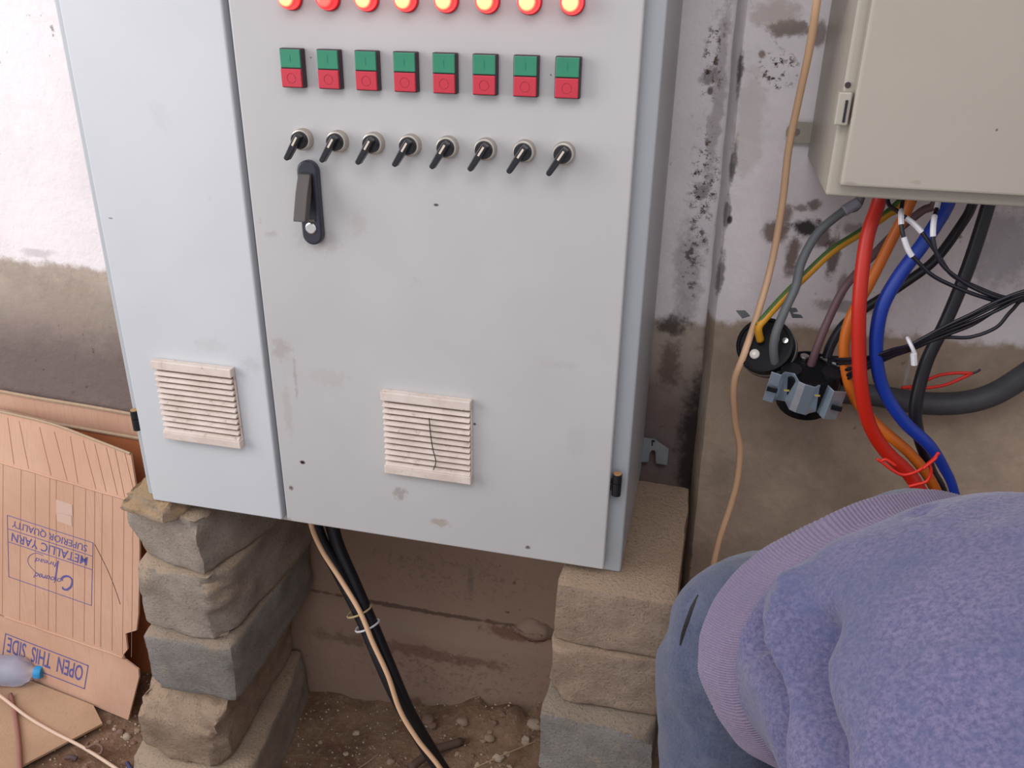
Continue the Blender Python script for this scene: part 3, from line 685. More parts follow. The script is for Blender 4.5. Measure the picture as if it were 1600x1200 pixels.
# sheet lying on the floor
fp = [at_z(x, y, .018) for x, y in ((45, 1062), (146, 1102), (160, 1130), (46, 1190), (-60, 1250), (-200, 1100))]
fsh = tag(MB().prism(fp, (0, 0, -.006)).build('floor_cardboard', M_CARDF), 'dusty cardboard piece lying flat on the dirt floor at bottom left', 'cardboard')
# plastic bottle
def bottle():
    base = at_z(-42, 1046, .055); tip = at_z(58, 1050, .050); d = (tip-base); L = d.length; d.normalize()
    t = thing('plastic_bottle', (base.x, base.y, .02), 'clear crumpled plastic water bottle with blue cap lying by the printed carton', 'bottle')
    pr = [(.0, 0), (.030, .001), (.037, .006), (.039, .02), (.035, .035), (.039, .05), (.038, L*.62), (.039, L*.70), (.034, L*.80), (.020, L*.90), (.0125, L*.95), (.0125, L)]
    b = MB().lathe(base, d, pr, 24)
    V2 = []
    for v in b.V: w = Vector(v); q = w + Vector((noise.noise(w*35), noise.noise(w*35+Vector((4, 0, 0))), noise.noise(w*35+Vector((0, 4, 0)))))*.0035; V2.append(q)
    g = NT('clear_plastic'); m = g.fin(srgb(222, 226, 244), .22); g.b.inputs['Transmission Weight'].default_value = .7; g.b.inputs['IOR'].default_value = 1.2
    mesh('body', V2, b.F, m, t, smooth=True)
    capm = simple('blue_cap', srgb(52, 150, 206), .4, var=.05); cp = MB()
    cp.lathe(tip-d*.004, d, [(.0155, 0), (.0160, .002), (.0160, .015), (.0145, .018), (0, .018)], 24)
    for k in range(24):
        a = d.orthogonal().normalized(); q = Matrix.Rotation(2*PI*k/24, 3, d) @ a
        cp.cyl(tip-d*.003+q*.0158, tip+d*.010+q*.0158, .0009, n=5)
    auto(cp.build('cap', capm, t))
bottle()
def cable(name, pts, r, mat, label, cat='cable', group=None, n=10):
    P = [at_y(x, y, d) if d is not None else Vector((x, y, 0)) for x, y, d in pts]
    rs = r if isinstance(r, (list, tuple)) else [r]*len(P)
    o = MB().tube(P, [pxr(q, p) for q, p in zip(rs, P)], n, 7).build(name, mat, smooth=True)
    return tag(o, label, cat, group)
def fcable(name, pts, r, mat, label, cat, z=.012):
    P = [at_z(x, y, zz) for x, y, zz in pts]
    return tag(MB().tube(P, r, 9, 6).build(name, mat, smooth=True), label, cat)
fcable('pale_cable', [(-60, 1045, .06), (0, 1087, .035), (40, 1118, .026), (80, 1142, .022), (130, 1168, .014), (185, 1203, .012), (240, 1240, .012)], .0042, M_WHITEC, 'thin pale cable crossing the floor cardboard at bottom left', 'cable')
fcable('brown_stick', [(16, 1085, .024), (24, 1120, .024), (29, 1160, .024), (32, 1215, .024)], .0055, simple('brown_stick_mat', srgb(150, 104, 92), .7), 'reddish brown stick lying on the floor cardboard beneath the bottle', 'stick')
fcable('bark_curl', [(138, 1160, .012), (136, 1168, .020), (150, 1162, .030), (160, 1168, .024), (156, 1178, .012), (144, 1176, .010)], .0035, simple('bark', srgb(120, 92, 78), .8), 'small curled strip of dry bark on the dirt beside the floor cardboard', 'debris')
fcable('blue_scrap', [(199, 1192, .012), (202, 1198, .012), (207, 1204, .012)], .005, simple('scrap_blue', srgb(58, 56, 96), .6), 'small dark blue scrap on the dirt at the foot of the left stack', 'debris')
fcable('dark_leaf', [(103, 1184, .010), (112, 1183, .014), (120, 1186, .010)], .006, simple('leafd', srgb(86, 66, 66), .8), 'dark dry leaf on the dirt below the bark curl', 'debris')

# ------------------------------------------------------------------ hose and cable below the cabinet
def lower(name, pts, r, mat, label, cat, grp=None):
    P = [Vector(p) for p in pts]; return tag(MB().tube(P, r, 14, 8).build(name, mat, smooth=True), label, cat, grp)
def H(x, y, d): return at_y(x, y, d)
hoseA = [H(487, 790, .19), H(500, 840, .18), H(532, 900, .165), H(566, 968, .15), H(592, 1030, .13), H(622, 1095, .115), H(660, 1160, .105), H(700, 1225, .10)]
hoseB = [p+Vector((.030, .012, .004)) for p in hoseA]
hoseB = [H(512, 790, .20), H(527, 850, .19), H(555, 915, .175), H(583, 980, .16), H(610, 1045, .14), H(638, 1110, .125), H(672, 1170, .115), H(712, 1232, .11)]
hoseA += [Vector((.60, .09, .10)), Vector((.66, .05, .012))]; hoseB += [Vector((.64, .11, .10)), Vector((.71, .08, .012))]
lower('cable_hose', hoseA, .0135, M_HOSE, 'dust-streaked black cable hose running down from the cabinet floor, left of its twin', 'hose', 'black hoses below the cabinet')
lower('cable_hose', hoseB, .0140, M_BLKC, 'clean black cable hose running down beside the dusty one below the cabinet', 'hose', 'black hoses below the cabinet')
cr_ = [H(485, 815, .150), H(502, 858, .148), H(532, 905, .138), H(562, 955, .122), H(583, 1005, .108), H(606, 1055, .098), H(625, 1110, .088), H(652, 1155, .080), H(695, 1215, .07)]
cr_ = [cr_[0]+Vector((-.01, .02, .06))]+cr_+[Vector((.59, .06, .10)), Vector((.64, .01, .010))]
lower('cream_cable', cr_, .0052, M_CREAM, 'cream cable tied along the black hoses below the cabinet', 'cable')
def ring_tie(name, p, ax, r, w, mat, label, sq=(1, .7)):
    p = Vector(p); ax = Vector(ax).normalized(); a = ax.cross(Vector((0, 1, 0))).normalized(); b = ax.cross(a)
    P = [p+a*r*sq[0]*math.cos(2*PI*k/16)+b*r*sq[1]*math.sin(2*PI*k/16) for k in range(17)]
    return tag(MB().tube(P, w, 6, 2).build(name, mat), label, 'cable tie')
ax = hoseA[4]-hoseA[2]
ring_tie('cable_tie', hoseA[3].lerp(hoseB[3], .5)+Vector((.002, -.006, 0)), ax, .027, .0022, M_WHITE, 'white cable tie strapping the cream cable to the black hoses', (1, .9))
ring_tie('cable_tie', hoseA[3].lerp(hoseB[3], .5)+Vector((-.016, -.002, .030)), ax, .027, .0022, simple('yellowed', srgb(186, 164, 120), .6), 'yellowed cable tie just above the white one on the black hoses', (1, .9))

# ------------------------------------------------------------------ cables at the right wall
cable('hanging_cable', [(1300, -1100, .25), (1297, -500, .17), (1288, -120, .10), (1279, -20, .10), (1266, 70, .14), (1248, 155, .18), (1232, 235, .21), (1222, 320, .23), (1206, 410, .235), (1184, 490, .20), (1162, 555, .16), (1147, 600, .17), (1149, 660, .21), (1156, 700, .23), (1152, 750, .24), (1140, 795, .24), (1122, 850, .23), (1108, 920, .22), (1100, 1000, .20), (1098, 1200, .20), (1085, 1420, .20)], [6.5, 6.5, 6.5, 6.5, 6.5, 6, 6, 5.8, 5.6, 5.6, 5.6, 5.5, 5.2, 5, 5, 5, 5, 5, 5, 5, 5], M_CREAM, 'long cream cable hanging down the wall left of the beige enclosure', 'cable')
def zc(x): return at_y(x, 312, .12)
def cbl(name, pts, r, mat, label, group=None, tail=None):
    """first point is carried up into the enclosure's underside"""
    P = [at_y(x, y, d) for x, y, d in pts]
    rs = r if isinstance(r, (list, tuple)) else [r]*len(P)
    P0 = Vector((P[0].x, P[0].y, max(EZ0+.03, P[0].z+.03)))
    P = [P0]+P; rs = [rs[0]]+list(rs)
    if tail: P += [Vector(q) for q in tail]; rs += [rs[-1]]*len(tail)
    o = MB().tube(P, [pxr(q, p) for q, p in zip(rs, P)], 12, 7).build(name, mat, smooth=True)
    return tag(o, label, 'cable', group), P
rc, _ = cbl('red_cable', [(1374, 312, .12), (1354, 375, .10), (1343, 467, .08), (1342, 550, .075), (1346, 608, .075), (1358, 662, .08), (1383, 704, .085), (1417, 737, .09), (1436, 765, .09), (1470, 830, .10), (1490, 930, .11)], 11, M_REDC, 'thick red power cable hanging from the enclosure in a long curve', tail=[(1.60, .15, .5), (1.62, .17, .03), (1.75, .19, .012)])
cbl('orange_cable', [(1424, 312, .17), (1393, 375, .165), (1359, 442, .15), (1328, 500, .14), (1319, 550, .135), (1329, 608, .13), (1350, 642, .13), (1383, 675, .12), (1425, 712, .11), (1458, 758, .11), (1485, 830, .12), (1500, 930, .13)], 8.5, M_ORANGE, 'thick orange power cable curving behind the red one', tail=[(1.63, .17, .5), (1.65, .20, .03), (1.78, .23, .012)])
cbl('blue_cable', [(1482, 315, .13), (1446, 375, .115), (1401, 437, .10), (1376, 487, .09), (1369, 550, .085), (1380, 608, .085), (1412, 658, .085), (1452, 696, .085), (1476, 733, .09), (1490, 765, .09), (1505, 830, .10), (1515, 930, .11)], [11, 11, 11, 11, 10.5, 10, 10, 9.5, 8, 7, 7, 7], M_BLUE, 'thick blue power cable hanging right of the red and orange ones', tail=[(1.66, .14, .5), (1.68, .16, .03), (1.82, .16, .012)])
cbl('black_cable', [(1545, 317, .20), (1513, 417, .185), (1479, 500, .17), (1447, 567, .155), (1431, 633, .14), (1434, 675, .135), (1454, 733, .13), (1472, 765, .13), (1492, 830, .14), (1505, 930, .15)], [10.5, 10.5, 10, 10, 10, 9.5, 8, 7, 7, 7], M_BLKC, 'thickest black cable, rightmost of those leaving the enclosure underside', tail=[(1.65, .19, .5), (1.67, .24, .03), (1.80, .27, .012)])
cbl('black_cable', [(1521, 315, .24), (1500, 354, .235), (1459, 408, .225), (1408, 446, .215), (1383, 462, .21), (1350, 483, .205), (1318, 508, .195), (1298, 540, .185), (1288, 572, .178)], 7.5, M_BLKC, 'black cable slanting behind the blue and red ones to the clamped housing')
cbl('mauve_cable', [(1462, 315, .22), (1440, 330, .22), (1400, 362, .215), (1365, 398, .20), (1340, 425, .19), (1316, 455, .175), (1292, 505, .165), (1276, 545, .16), (1264, 580, .165)], 6.5, M_MAUVE, 'mauve-brown cable slanting down to the clamped housing')
yg, P = cbl('yellow_green_cable', [(1408, 316, .25), (1385, 336, .245), (1345, 364, .235), (1300, 393, .22), (1258, 432, .205), (1222, 468, .185), (1196, 497, .165), (1185, 512, .158), (1188, 532, .165)], 6.2, M_YEL, 'yellow cable with a green stripe running to the round black housing')
MB().tube([p+Vector((-.0022, -.001, .0028)) for p in P[1:-1]], pxr(4.2, P[4]), 8, 7).build('green_stripe', M_GRN, yg, smooth=True)
gc, P = cbl('grey_cable', [(1342, 316, .20), (1318, 330, .195), (1278, 364, .185), (1253, 408, .175), (1243, 448, .165), (1224, 490, .150), (1210, 530, .143), (1210, 562, .15), (1218, 585, .165)], 7, M_GREYC, 'grey cable arching from the enclosure down between the two black housings')
MB().tube([P[1], P[1].lerp(P[2], .5), P[2]], pxr(9, P[2]), 10, 4).build('pale_sleeve', simple('clear_sleeve', srgb(150, 150, 160), .4), gc, smooth=True)
# control wires with markers
def wire(pts, label, marks=()):
    o, P = cbl('control_wire', pts, 3.2, M_BLKC, label, 'thin black control wires')
    for (k, f0, f1) in marks:
        Q = spline(P, 7); i0 = int((k+1+f0)*7); i1 = int((k+1+f1)*7); MB().tube(Q[i0:i1+1], pxr(4.4, Q[i0]), 8, 2).build('wire_marker', M_WHITE, o)
    return o
wire([(1387, 313, .10), (1405, 332, .07), (1430, 352, .06), (1447, 372, .055), (1467, 400, .05), (1487, 429, .05), (1520, 446, .05), (1571, 465, .05), (1620, 466, .05), (1700, 440, .06)], 'thin black control wire leaving the enclosure beside the red cable, one white marker', [(1, .55, 1.6)])
wire([(1410, 316, .09), (1408, 337, .06), (1410, 362, .05), (1420, 392, .045), (1434, 409, .045), (1458, 431, .045), (1492, 448, .045), (1535, 464, .045), (1571, 471, .045), (1620, 458, .045), (1700, 430, .06)], 'thin black control wire with two white markers crossing the orange and blue cables', [(0, .7, 1.7), (2, .3, 1.5)])
wire([(1466, 316, .08), (1459, 346, .055), (1459, 379, .045), (1471, 412, .043), (1500, 437, .042), (1537, 457, .042), (1580, 470, .042), (1625, 463, .045), (1700, 436, .06)], 'thin black control wire with two white markers running down over the blue cable', [(0, -.45, .35), (0, .75, 1.75)])
fan = [[(1306, 562), (1330, 561), (1362, 557), (1395, 546), (1424, 538)], [(1308, 568), (1335, 566), (1365, 560), (1395, 549), (1424, 540)], [(1312, 580), (1336, 574), (1366, 565), (1398, 551), (1424, 542)], [(1314, 592), (1332, 582), (1362, 570), (1396, 554), (1425, 544)], [(1316, 600), (1330, 588), (1358, 574), (1394, 557), (1425, 546)]]
tails = [[(1470, 513), (1515, 492), (1555, 472), (1610, 452)], [(1470, 517), (1517, 497), (1558, 477), (1610, 458)], [(1470, 521), (1518, 503), (1560, 484), (1610, 461)], [(1472, 526), (1520, 507), (1565, 480), (1610, 464)], [(1470, 528), (1515, 527), (1556, 512), (1580, 486), (1610, 464)]]
wl = ['top', 'second', 'middle', 'fourth', 'lowest']
for k in range(5):
    yy = .03+.004*k
    pts = [(x, y, .13-.09*i/4+.003*k if i < 4 else yy) for i, (x, y) in enumerate(fan[k])] + [(x, y, yy) for x, y in tails[k]] + [(1700, 436+6*k, .05)]
    P = [at_y(*p) for p in pts]
    tag(MB().tube(P, [pxr(2.9, p) for p in P], 8, 6).build('control_wire', M_BLKC, smooth=True), '%s black wire of the tied bundle fanning into the clamped housing' % wl[k] + (', sagging at right' if k == 4 else ''), 'wire', 'wires of the tied bundle')
p = at_y(1424, 541, .036)
tie = MB(); a = at_y(1452, 530, .036)-at_y(1400, 551, .036); a.normalize()
Pt = [p + Vector((0, 1, 0))*.012*math.sin(2*PI*k/14) + a.cross(Vector((0, 1, 0)))*.0125*math.cos(2*PI*k/14) for k in range(15)]
tie.tube(Pt, .0026, 6, 2); tie.cyl(p+Vector((.002, -.012, -.006)), p+Vector((.006, -.012, -.022)), .0042, n=8); tie.build('cable_tie', M_WHITE)
tag(bpy.data.objects[-1] if False else [o for o in C.objects if o.name.startswith('cable_tie')][-1], 'white cable tie around the bundle of thin black wires', 'cable tie')
cable('grey_conduit', [(1285, 606, .265), (1308, 614, .27), (1367, 618, .275), (1433, 629, .275), (1496, 630, .275), (1550, 617, .275), (1605, 584, .27), (1680, 530, .26), (1800, 470, .25), (2000, 420, .24)], [15, 16, 17, 18, 18, 18, 18, 18, 18, 18], M_CONDUIT, 'dusty dark grey conduit sagging along the wall behind the power cables', 'conduit', n=16)
rw = MB()
for L in ([(1408, 606), (1432, 602), (1462, 588), (1490, 583), (1519, 583)], [(1415, 606), (1448, 606), (1478, 601), (1500, 592), (1519, 583)]):
    P = [at_y(x, y, .225) for x, y in L]; rw.tube(P, pxr(2.6, P[0]), 7, 6)
rwo = tag(rw.build('red_wire_loop', M_REDW, smooth=True), 'short loop of thin red wire with bare tip above the grey conduit', 'wire')
P = [at_y(x, y, .225) for x, y in ((1518, 583.5), (1526, 581), (1532, 577))]; MB().tube(P, pxr(2, P[0]), 6, 3).build('bare_tip', M_HOUS, rwo)
rt = MB()
for L in ([(1370, 717), (1378, 722), (1394, 734), (1412, 742), (1436, 735), (1458, 718), (1467, 707)], [(1451, 722), (1455, 738), (1448, 752), (1432, 757), (1420, 760)], [(1376, 722), (1384, 718), (1400, 728)]):
    P = [at_y(x, y, .055) for x, y in L]; rt.tube(P, pxr(2.6, P[0]), 7, 6)
for k in range(6):
    x, y = 1444+3.2*k, 729-2.6*k; q = at_y(x, y, .055); rt.tube([q+Vector((-.002, 0, -.004)), q+Vector((0, -.004, 0)), q+Vector((.002, 0, .004))], pxr(2.2, q), 6, 3)
tag(rt.build('red_tie_wire', M_REDW, smooth=True), 'red wire twisted around the red, orange and blue cables low down', 'wire')

# two black round housings
def housing(pc, axis, r, L, label, group):
    pc = Vector(pc); ax = Vector(axis).normalized()
    t = thing('round_housing', pc-ax*L, label, 'electrical housing', group)
    m = MB().lathe(pc, ax, [(r*.96, -L), (r, -L+.003), (r, -.006), (r*.99, -.001), (r*.93, 0), (r*.88, 0), (r*.86, -.004), (r*.30, -.004), (0, -.004)], 36)
    auto(m.build('cap', M_CAP, t), 30)
    return t, ax
p1 = at_y(1194, 538, .165)
toCam = (CAM-p1).normalized()
hs1, ax1 = housing(p1, toCam+Vector((-.25, .0, .30)), pxr(44, p1), .05, 'round black electrical housing with a white screw, left of the clamped one', 'black housings below the enclosure')
def on_disc(pc, ax, x, y, lift=.001): return at_pl(x, y, pc+ax*lift, ax)
q = on_disc(p1, ax1, 1179, 553)
sc = MB().lathe(q, ax1, [(.0078, -.004), (.0078, .001), (.0060, .0022), (.0, .0022)], 20).build('terminal_screw', simple('white_screw', srgb(215, 208, 200), .4), hs1)
MB().lathe(q, ax1, [(.0030, .0020), (.0030, .0027), (.0, .0027)], 10).build('screw_recess', M_BEZEL, sc)
q = on_disc(p1, ax1, 1227, 532); MB().lathe(q, ax1, [(.0045, -.004), (.0045, .001), (0, .0012)], 14).build('terminal', M_STEEL, hs1)
MB().lathe(p1-ax1*.030, ax1, [(pxr(45.5, p1), -.008), (pxr(45.5, p1), .006)], 36).build('grey_band', simple('grey_band_mat', srgb(112, 106, 102), .5), hs1)
for q in ([(1150, 486), (1164, 486), (1172, 494), (1160, 498)], [(1232, 482), (1244, 482), (1247, 487), (1238, 489), (1240, 491), (1252, 493), (1255, 497), (1238, 497)]):
    MB().prism([at_y(x, y, .21) for x, y in q], (0, .004, 0)).build('clamp_ear', simple('dull_zinc', (.25, .26, .27, 1), .4, 1), hs1)
p2 = at_y(1266, 574, .150)
ax2v = Vector((-.02, -.30, 1)).normalized()
hs2, ax2 = housing(p2, ax2v, pxr(43, p2), .075, 'black round electrical housing gripped by a zinc clamp, wires entering its top', 'black housings below the enclosure')
for (x, y, r) in ((1257, 557, .007), (1216, 557, .006)):
    q = on_disc(p2, ax2, x, y); MB().lathe(q, ax2, [(r, -.004), (r, .001), (r*.7, .002), (0, .002)], 14).build('terminal', M_STEEL, hs2)
for (x, y) in ((1287, 562), (1306, 570)):
    q = on_disc(p2, ax2, x, y); MB().box(-.006, .006, -.0015, .0015, 0, .003, Matrix.Translation(q) @ Matrix.Rotation(-.5, 4, 'Z')).build('terminal_clip', M_STEEL, hs2)
for (x, y) in ((1235, 585), (1300, 590), (1305, 575)):
    q = on_disc(p2, ax2, x, y, -.01); MB().cyl(q-ax2*.03, q+ax2*.012, .016, n=18).build('cable_gland', M_BLACK, hs2)
# corrugated zinc clamp plate in front
prof = [(-58, 0), (-42, -.002), (-36, .010), (-22, .012), (-16, -.008), (-6, -.012), (10, -.012), (16, -.004), (28, .006), (32, -.002), (38, -.010), (58, -.004)]
ctr = at_y(1256, 618, .118); sx = depth_of(ctr)/F_PX; ex = Vector((.985, .02, -.17)).normalized(); ez = Vector((.12, -.16, 1)).normalized(); ey = ez.cross(ex).normalized()
V = []; F = []
for (a, b) in prof:
    for z in (-27, 27): V.append(ctr + ex*(a*sx) + ey*(b*1.0) + ez*(z*sx))
for k in range(len(prof)-1): F.append((2*k, 2*k+1, 2*k+3, 2*k+2))
cl = mesh('zinc_clamp', V, F, M_ZINC, hs2); sl = cl.modifiers.new('s', 'SOLIDIFY'); sl.thickness = .002; bevelmod(cl, .0015)
for sgn, xa in ((1, 50), (-1, -50)):
    q = ctr + ex*(xa*sx) + ey*(-.012 if sgn > 0 else -.006); MB().box(-8*sx, 8*sx, -.0015, .0015, -4*sx, 4*sx, Matrix.Translation(q) @ Matrix((( ex.x, ey.x, ez.x, 0), (ex.y, ey.y, ez.y, 0), (ex.z, ey.z, ez.z, 0), (0, 0, 0, 1)))).build('clamp_slot', M_BLACK, cl)
for (x, y) in ((1229, 610), (1277, 618)):
    q = at_y(x, y, .104); MB().box(-.004, .004, -.001, .001, -.0012, .0012, Matrix.Translation(q)).build('weld_mark', simple('brassy', srgb(170, 150, 80), .5), cl)

# ------------------------------------------------------------------ pebbles and litter on the floor
peb = [simple('pebble_a', srgb(150, 126, 106), .9, bump=.4), simple('pebble_b', srgb(126, 100, 84), .9, bump=.4), simple('pebble_c', srgb(176, 156, 136), .9, bump=.4)]
def pebble(x, y, r, k, name='pebble', label='small dusty pebble lying on the dirt floor', cat='pebble', group='pebbles on the dirt floor'):
    bm = bmesh.new(); bmesh.ops.create_icosphere(bm, subdivisions=2, radius=r)
    z = floor_z(x, y)
    for v in bm.verts: f = 1+.35*noise.noise(v.co/r*1.1+Vector((k*3.3, 0, 0))); v.co = Vector((v.co.x*f+x, v.co.y*f*.85+y, v.co.z*f*.65+z+r*.30))
    o = bmobj(name, bm, peb[k % 3]); auto(o, 30); return tag(o, label, cat, group)
spots = [(168, 1118, .008), (186, 1132, .010), (196, 1140, .011), (213, 1130, .009), (206, 1150, .007), (176, 1128, .006), (100, 1200, .014), (130, 1192, .008), (212, 1178, .007), (150, 1150, .006),
         (520, 1120, .008), (556, 1140, .009), (500, 1150, .007), (480, 1165, .008), (540, 1170, .007), (600, 1150, .006), (470, 1190, .009), (530, 1195, .008), (610, 1190, .010)]
for k, (x, y, r) in enumerate(spots):
    p = at_z(x, y, .02); 
    if p.y > .36: p.y = .36
    pebble(p.x, p.y, r, k)
for k in range(26):
    p = at_z(R_.uniform(660, 845), R_.uniform(1105, 1195), .06)
    if p.y > .36: p.y = R_.uniform(.2, .36)
    pebble(p.x, p.y, R_.choice([.006, .008, .010, .014, .018]), k+31, 'rubble_piece', 'crumbled lump in the rubble heap against the back wall', 'rubble', 'rubble heap at the wall foot')
mb = MB()
for k in range(900):
    x = R_.uniform(-.5, .86); y = R_.uniform(-.05, .375); r = R_.uniform(.0015, .004); z = floor_z(x, y)+r*.3
    mb.add([(x-r, y, z), (x+r, y-r*.3, z), (x, y+r, z), (x, y-r, z), (x, y, z+r)], [(0, 3, 4), (3, 1, 4), (1, 2, 4), (2, 0, 4)])
tag(mb.build('grit', peb[2], org=(0, 0, 0)), 'loose grit scattered over the dirt floor', 'grit', kind='stuff')
fcable('straw', [(735, 1203, .06), (790, 1178, .085), (862, 1148, .10)], .0016, simple('straw_mat', srgb(170, 140, 110), .8), 'long thin straw slanting across the rubble under the cabinet', 'straw')
fcable('twig', [(640, 1200, .05), (680, 1172, .055), (722, 1158, .06)], .010, simple('twig_mat', srgb(92, 72, 60), .9), 'dark stubby twig in the rubble right of the hoses', 'twig')
fcable('straw', [(556, 1203, .02), (576, 1190, .022), (592, 1178, .024)], .0016, simple('straw_mat2', srgb(150, 126, 104), .8), 'short straw on the dirt left of the hoses', 'straw')

# ------------------------------------------------------------------ bending person
per = thing('person', (1.22, -.08, 0), 'person bending over in a lavender-blue sweatshirt and faded blue jeans at bottom right', 'person')
def remesh(parts, name, mat, parent, vox, smooth_it, disp=None):
    m = MB()
    for q in parts: m.add(q.V, q.F)
    me = bpy.data.meshes.new('t'); me.from_pydata(m.V, [], m.F); me.update()
    bm = bmesh.new(); bm.from_mesh(me); bmesh.ops.recalc_face_normals(bm, faces=bm.faces); bm.to_mesh(me); bm.free()
    o = bpy.data.objects.new('t', me); C.objects.link(o)
    r = o.modifiers.new('r', 'REMESH'); r.mode = 'VOXEL'; r.voxel_size = vox
    s = o.modifiers.new('s', 'SMOOTH'); s.iterations = smooth_it; s.factor = .6
    bpy.context.view_layer.update(); dg = bpy.context.evaluated_depsgraph_get()
    ne = bpy.data.meshes.new_from_object(o.evaluated_get(dg)); bpy.data.objects.remove(o)
    V = [v.co.copy() for v in ne.vertices]; N = [v.normal.copy() for v in ne.vertices]
    if disp: V = [v+n*disp(v, n) for v, n in zip(V, N)]
    return mesh(name, V, [tuple(p.vertices) for p in ne.polygons], mat, parent, smooth=True)
def chain(pts, rads, n=20): return MB().tube(pts, list(rads), n, 6)
def ball(c, r, sc=(1, 1, 1)):
    bm = bmesh.new(); bmesh.ops.create_icosphere(bm, subdivisions=3, radius=1); m = MB()
    bm.verts.index_update(); m.add([Vector(c)+Vector((v.co.x*r*sc[0], v.co.y*r*sc[1], v.co.z*r*sc[2])) for v in bm.verts], [tuple(v.index for v in f.verts) for f in bm.faces]); bm.free(); return m
KS = .90
HC = CAM + (Vector((1.318, -.19, .893))-CAM)*KS      # centre of the hem ring, taken 10% nearer than first guessed
AZ, EL, RO = -1.28, .20, .45
A = Vector((math.cos(AZ)*math.cos(EL), math.sin(AZ)*math.cos(EL), math.sin(EL)))
B = Vector((0, 0, 1)).cross(A).normalized(); N = A.cross(B)
B, N = B*math.cos(RO)+N*math.sin(RO), N*math.cos(RO)-B*math.sin(RO)
def T(u, b, n): return HC + A*u + B*b + N*n           # torso frame: along the spine, to his left, out of the back
# cross section half-sizes along the spine: (u, half breadth, half depth, shift out of the back, shift to his left)
SEC = [(-.070, .212, .174, 0, 0), (-.03, .194, .158, 0, 0), (0, .180, .152, .012, .004), (.05, .196, .172, .036, .020), (.1, .212, .182, .038, .034), (.2, .232, .188, .040, .05), (.3, .240, .190, .040, .06), (.42, .215, .155, .04, .06), (.50, .155, .11, .02, .05), (.54, .085, .070, .01, .04)]
def sec(u):
    for (a, b) in zip(SEC[:-1], SEC[1:]):
        if a[0] <= u <= b[0]:
            t = (u-a[0])/(b[0]-a[0]); return [a[i]+(b[i]-a[i])*t for i in (1, 2, 3, 4)]
    return SEC[-1][1:] if u > SEC[-1][0] else SEC[0][1:]
def secs(u):                                            # smoothed
    q = [sec(u+d) for d in (-.02, -.01, 0, .01, .02)]; return [sum(x[i] for x in q)/5 for i in range(4)]
def g(x, s): return math.exp(-(x/s)**2)
def sweat_r(u, th): return .007*noise.noise(Vector((u*7, th*1.3, 1.0))) + .0025*noise.noise(Vector((u*24, th*5, 4.0)))
def torso_pt(u, th, extra=0, inner=0):
    w, h, o, ob = secs(u); c, s = math.cos(th), math.sin(th); e = .84
    x = math.copysign(abs(c)**e, c)*w; y = math.copysign(abs(s)**e, s)*h
    p = Vector((x, y, 0)); n = p.normalized() if p.length else Vector((0, 1, 0))
    p = p + n*(extra-inner)
    return T(u, p.x+ob, p.y+o)
sw = MB(); NU, NT_ = 120, 230; V = []; F = []
for i in range(NU+1):
    u = -.004+.544*i/NU
    for j in range(NT_): th = 2*PI*j/NT_-PI/2; V.append(torso_pt(u, th, sweat_r(u, th)))
for i in range(NU):
    for j in range(NT_): F.append((i*NT_+j, i*NT_+(j+1) % NT_, (i+1)*NT_+(j+1) % NT_, (i+1)*NT_+j))
F.append(tuple(range(NU*NT_, (NU+1)*NT_)))
# folds: lines that lie on the cloth; the cloth sinks along valleys and swells along ridges
from mathutils.bvhtree import BVHTree
bvh = BVHTree.FromPolygons([tuple(v) for v in V], F)
def on_cloth(L):
    out = []
    for x, y in L:
        h = bvh.ray_cast(CAM, ray(x, y).normalized())[0]
        if h is not None: out.append(h)
    return spline(out, 5) if len(out) > 2 else out
FOLDS = [([(1222, 868), (1200, 892), (1180, 930), (1170, 970), (1176, 1030), (1190, 1085), (1205, 1150), (1216, 1195)], .024, -.044),
         ([(1232, 905), (1208, 980), (1210, 1060), (1228, 1130), (1245, 1195)], .016, .010),
         ([(1250, 985), (1234, 1040), (1238, 1100), (1254, 1160), (1272, 1196)], .030, -.048),
         ([(1138, 1075), (1160, 1110), (1178, 1150), (1198, 1195)], .014, -.030),
         ([(1150, 930), (1140, 1000), (1140, 1050)], .014, .010),
         ([(1300, 815), (1360, 803), (1440, 797), (1500, 792)], .012, -.007),
         ([(1330, 800), (1400, 788), (1480, 780)], .012, .006)]
FL = [(on_cloth(L), w, a) for L, w, a in FOLDS]
cen = [T(u, secs(u)[3], secs(u)[2]) for u in [-.004+.544*i/NU for i in range(NU+1)]]
for i in range(len(V)):
    v = V[i]; d = 0
    for P, w, a in FL:
        if len(P) < 2: continue
        m = 1e9
        for q in P[::2]:
            e = (v-q).length_squared
            if e < m: m = e
        m = math.sqrt(m)
        if m < w*2.6: d += a*math.exp(-(m/w)**2)
    d *= max(0, min(1, (-.004+.544*(i//NT_)/NU-.004)/.022))*1.15
    if d: n = (v-cen[i//NT_]).normalized(); V[i] = v+n*d
sw.add(V, F)
SH = [T(.42, sgn*.19, -.02) for sgn in (-1, 1)]
SH = [T(.40, -.11, .0), T(.38, .22, .02)]
EL_ = [SH[0]+Vector((.00, -.10, -.26)), SH[1]+Vector((.09, -.06, -.27))]
HD = [EL_[0]+Vector((.07, -.04, -.24)), EL_[1]+Vector((-.03, -.06, -.24))]
for k in (0, 1):
    q = MB().tube([SH[k]+(SH[1-k]-SH[k])*.2, SH[k], SH[k].lerp(EL_[k], .5), EL_[k], EL_[k].lerp(HD[k], .5), EL_[k].lerp(HD[k], .82)], [.085, .088, .078, .066, .056, .045], 24, 6); sw.add(q.V, q.F)
sweat = sw.build('sweatshirt', M_SWEAT, per, smooth=True)
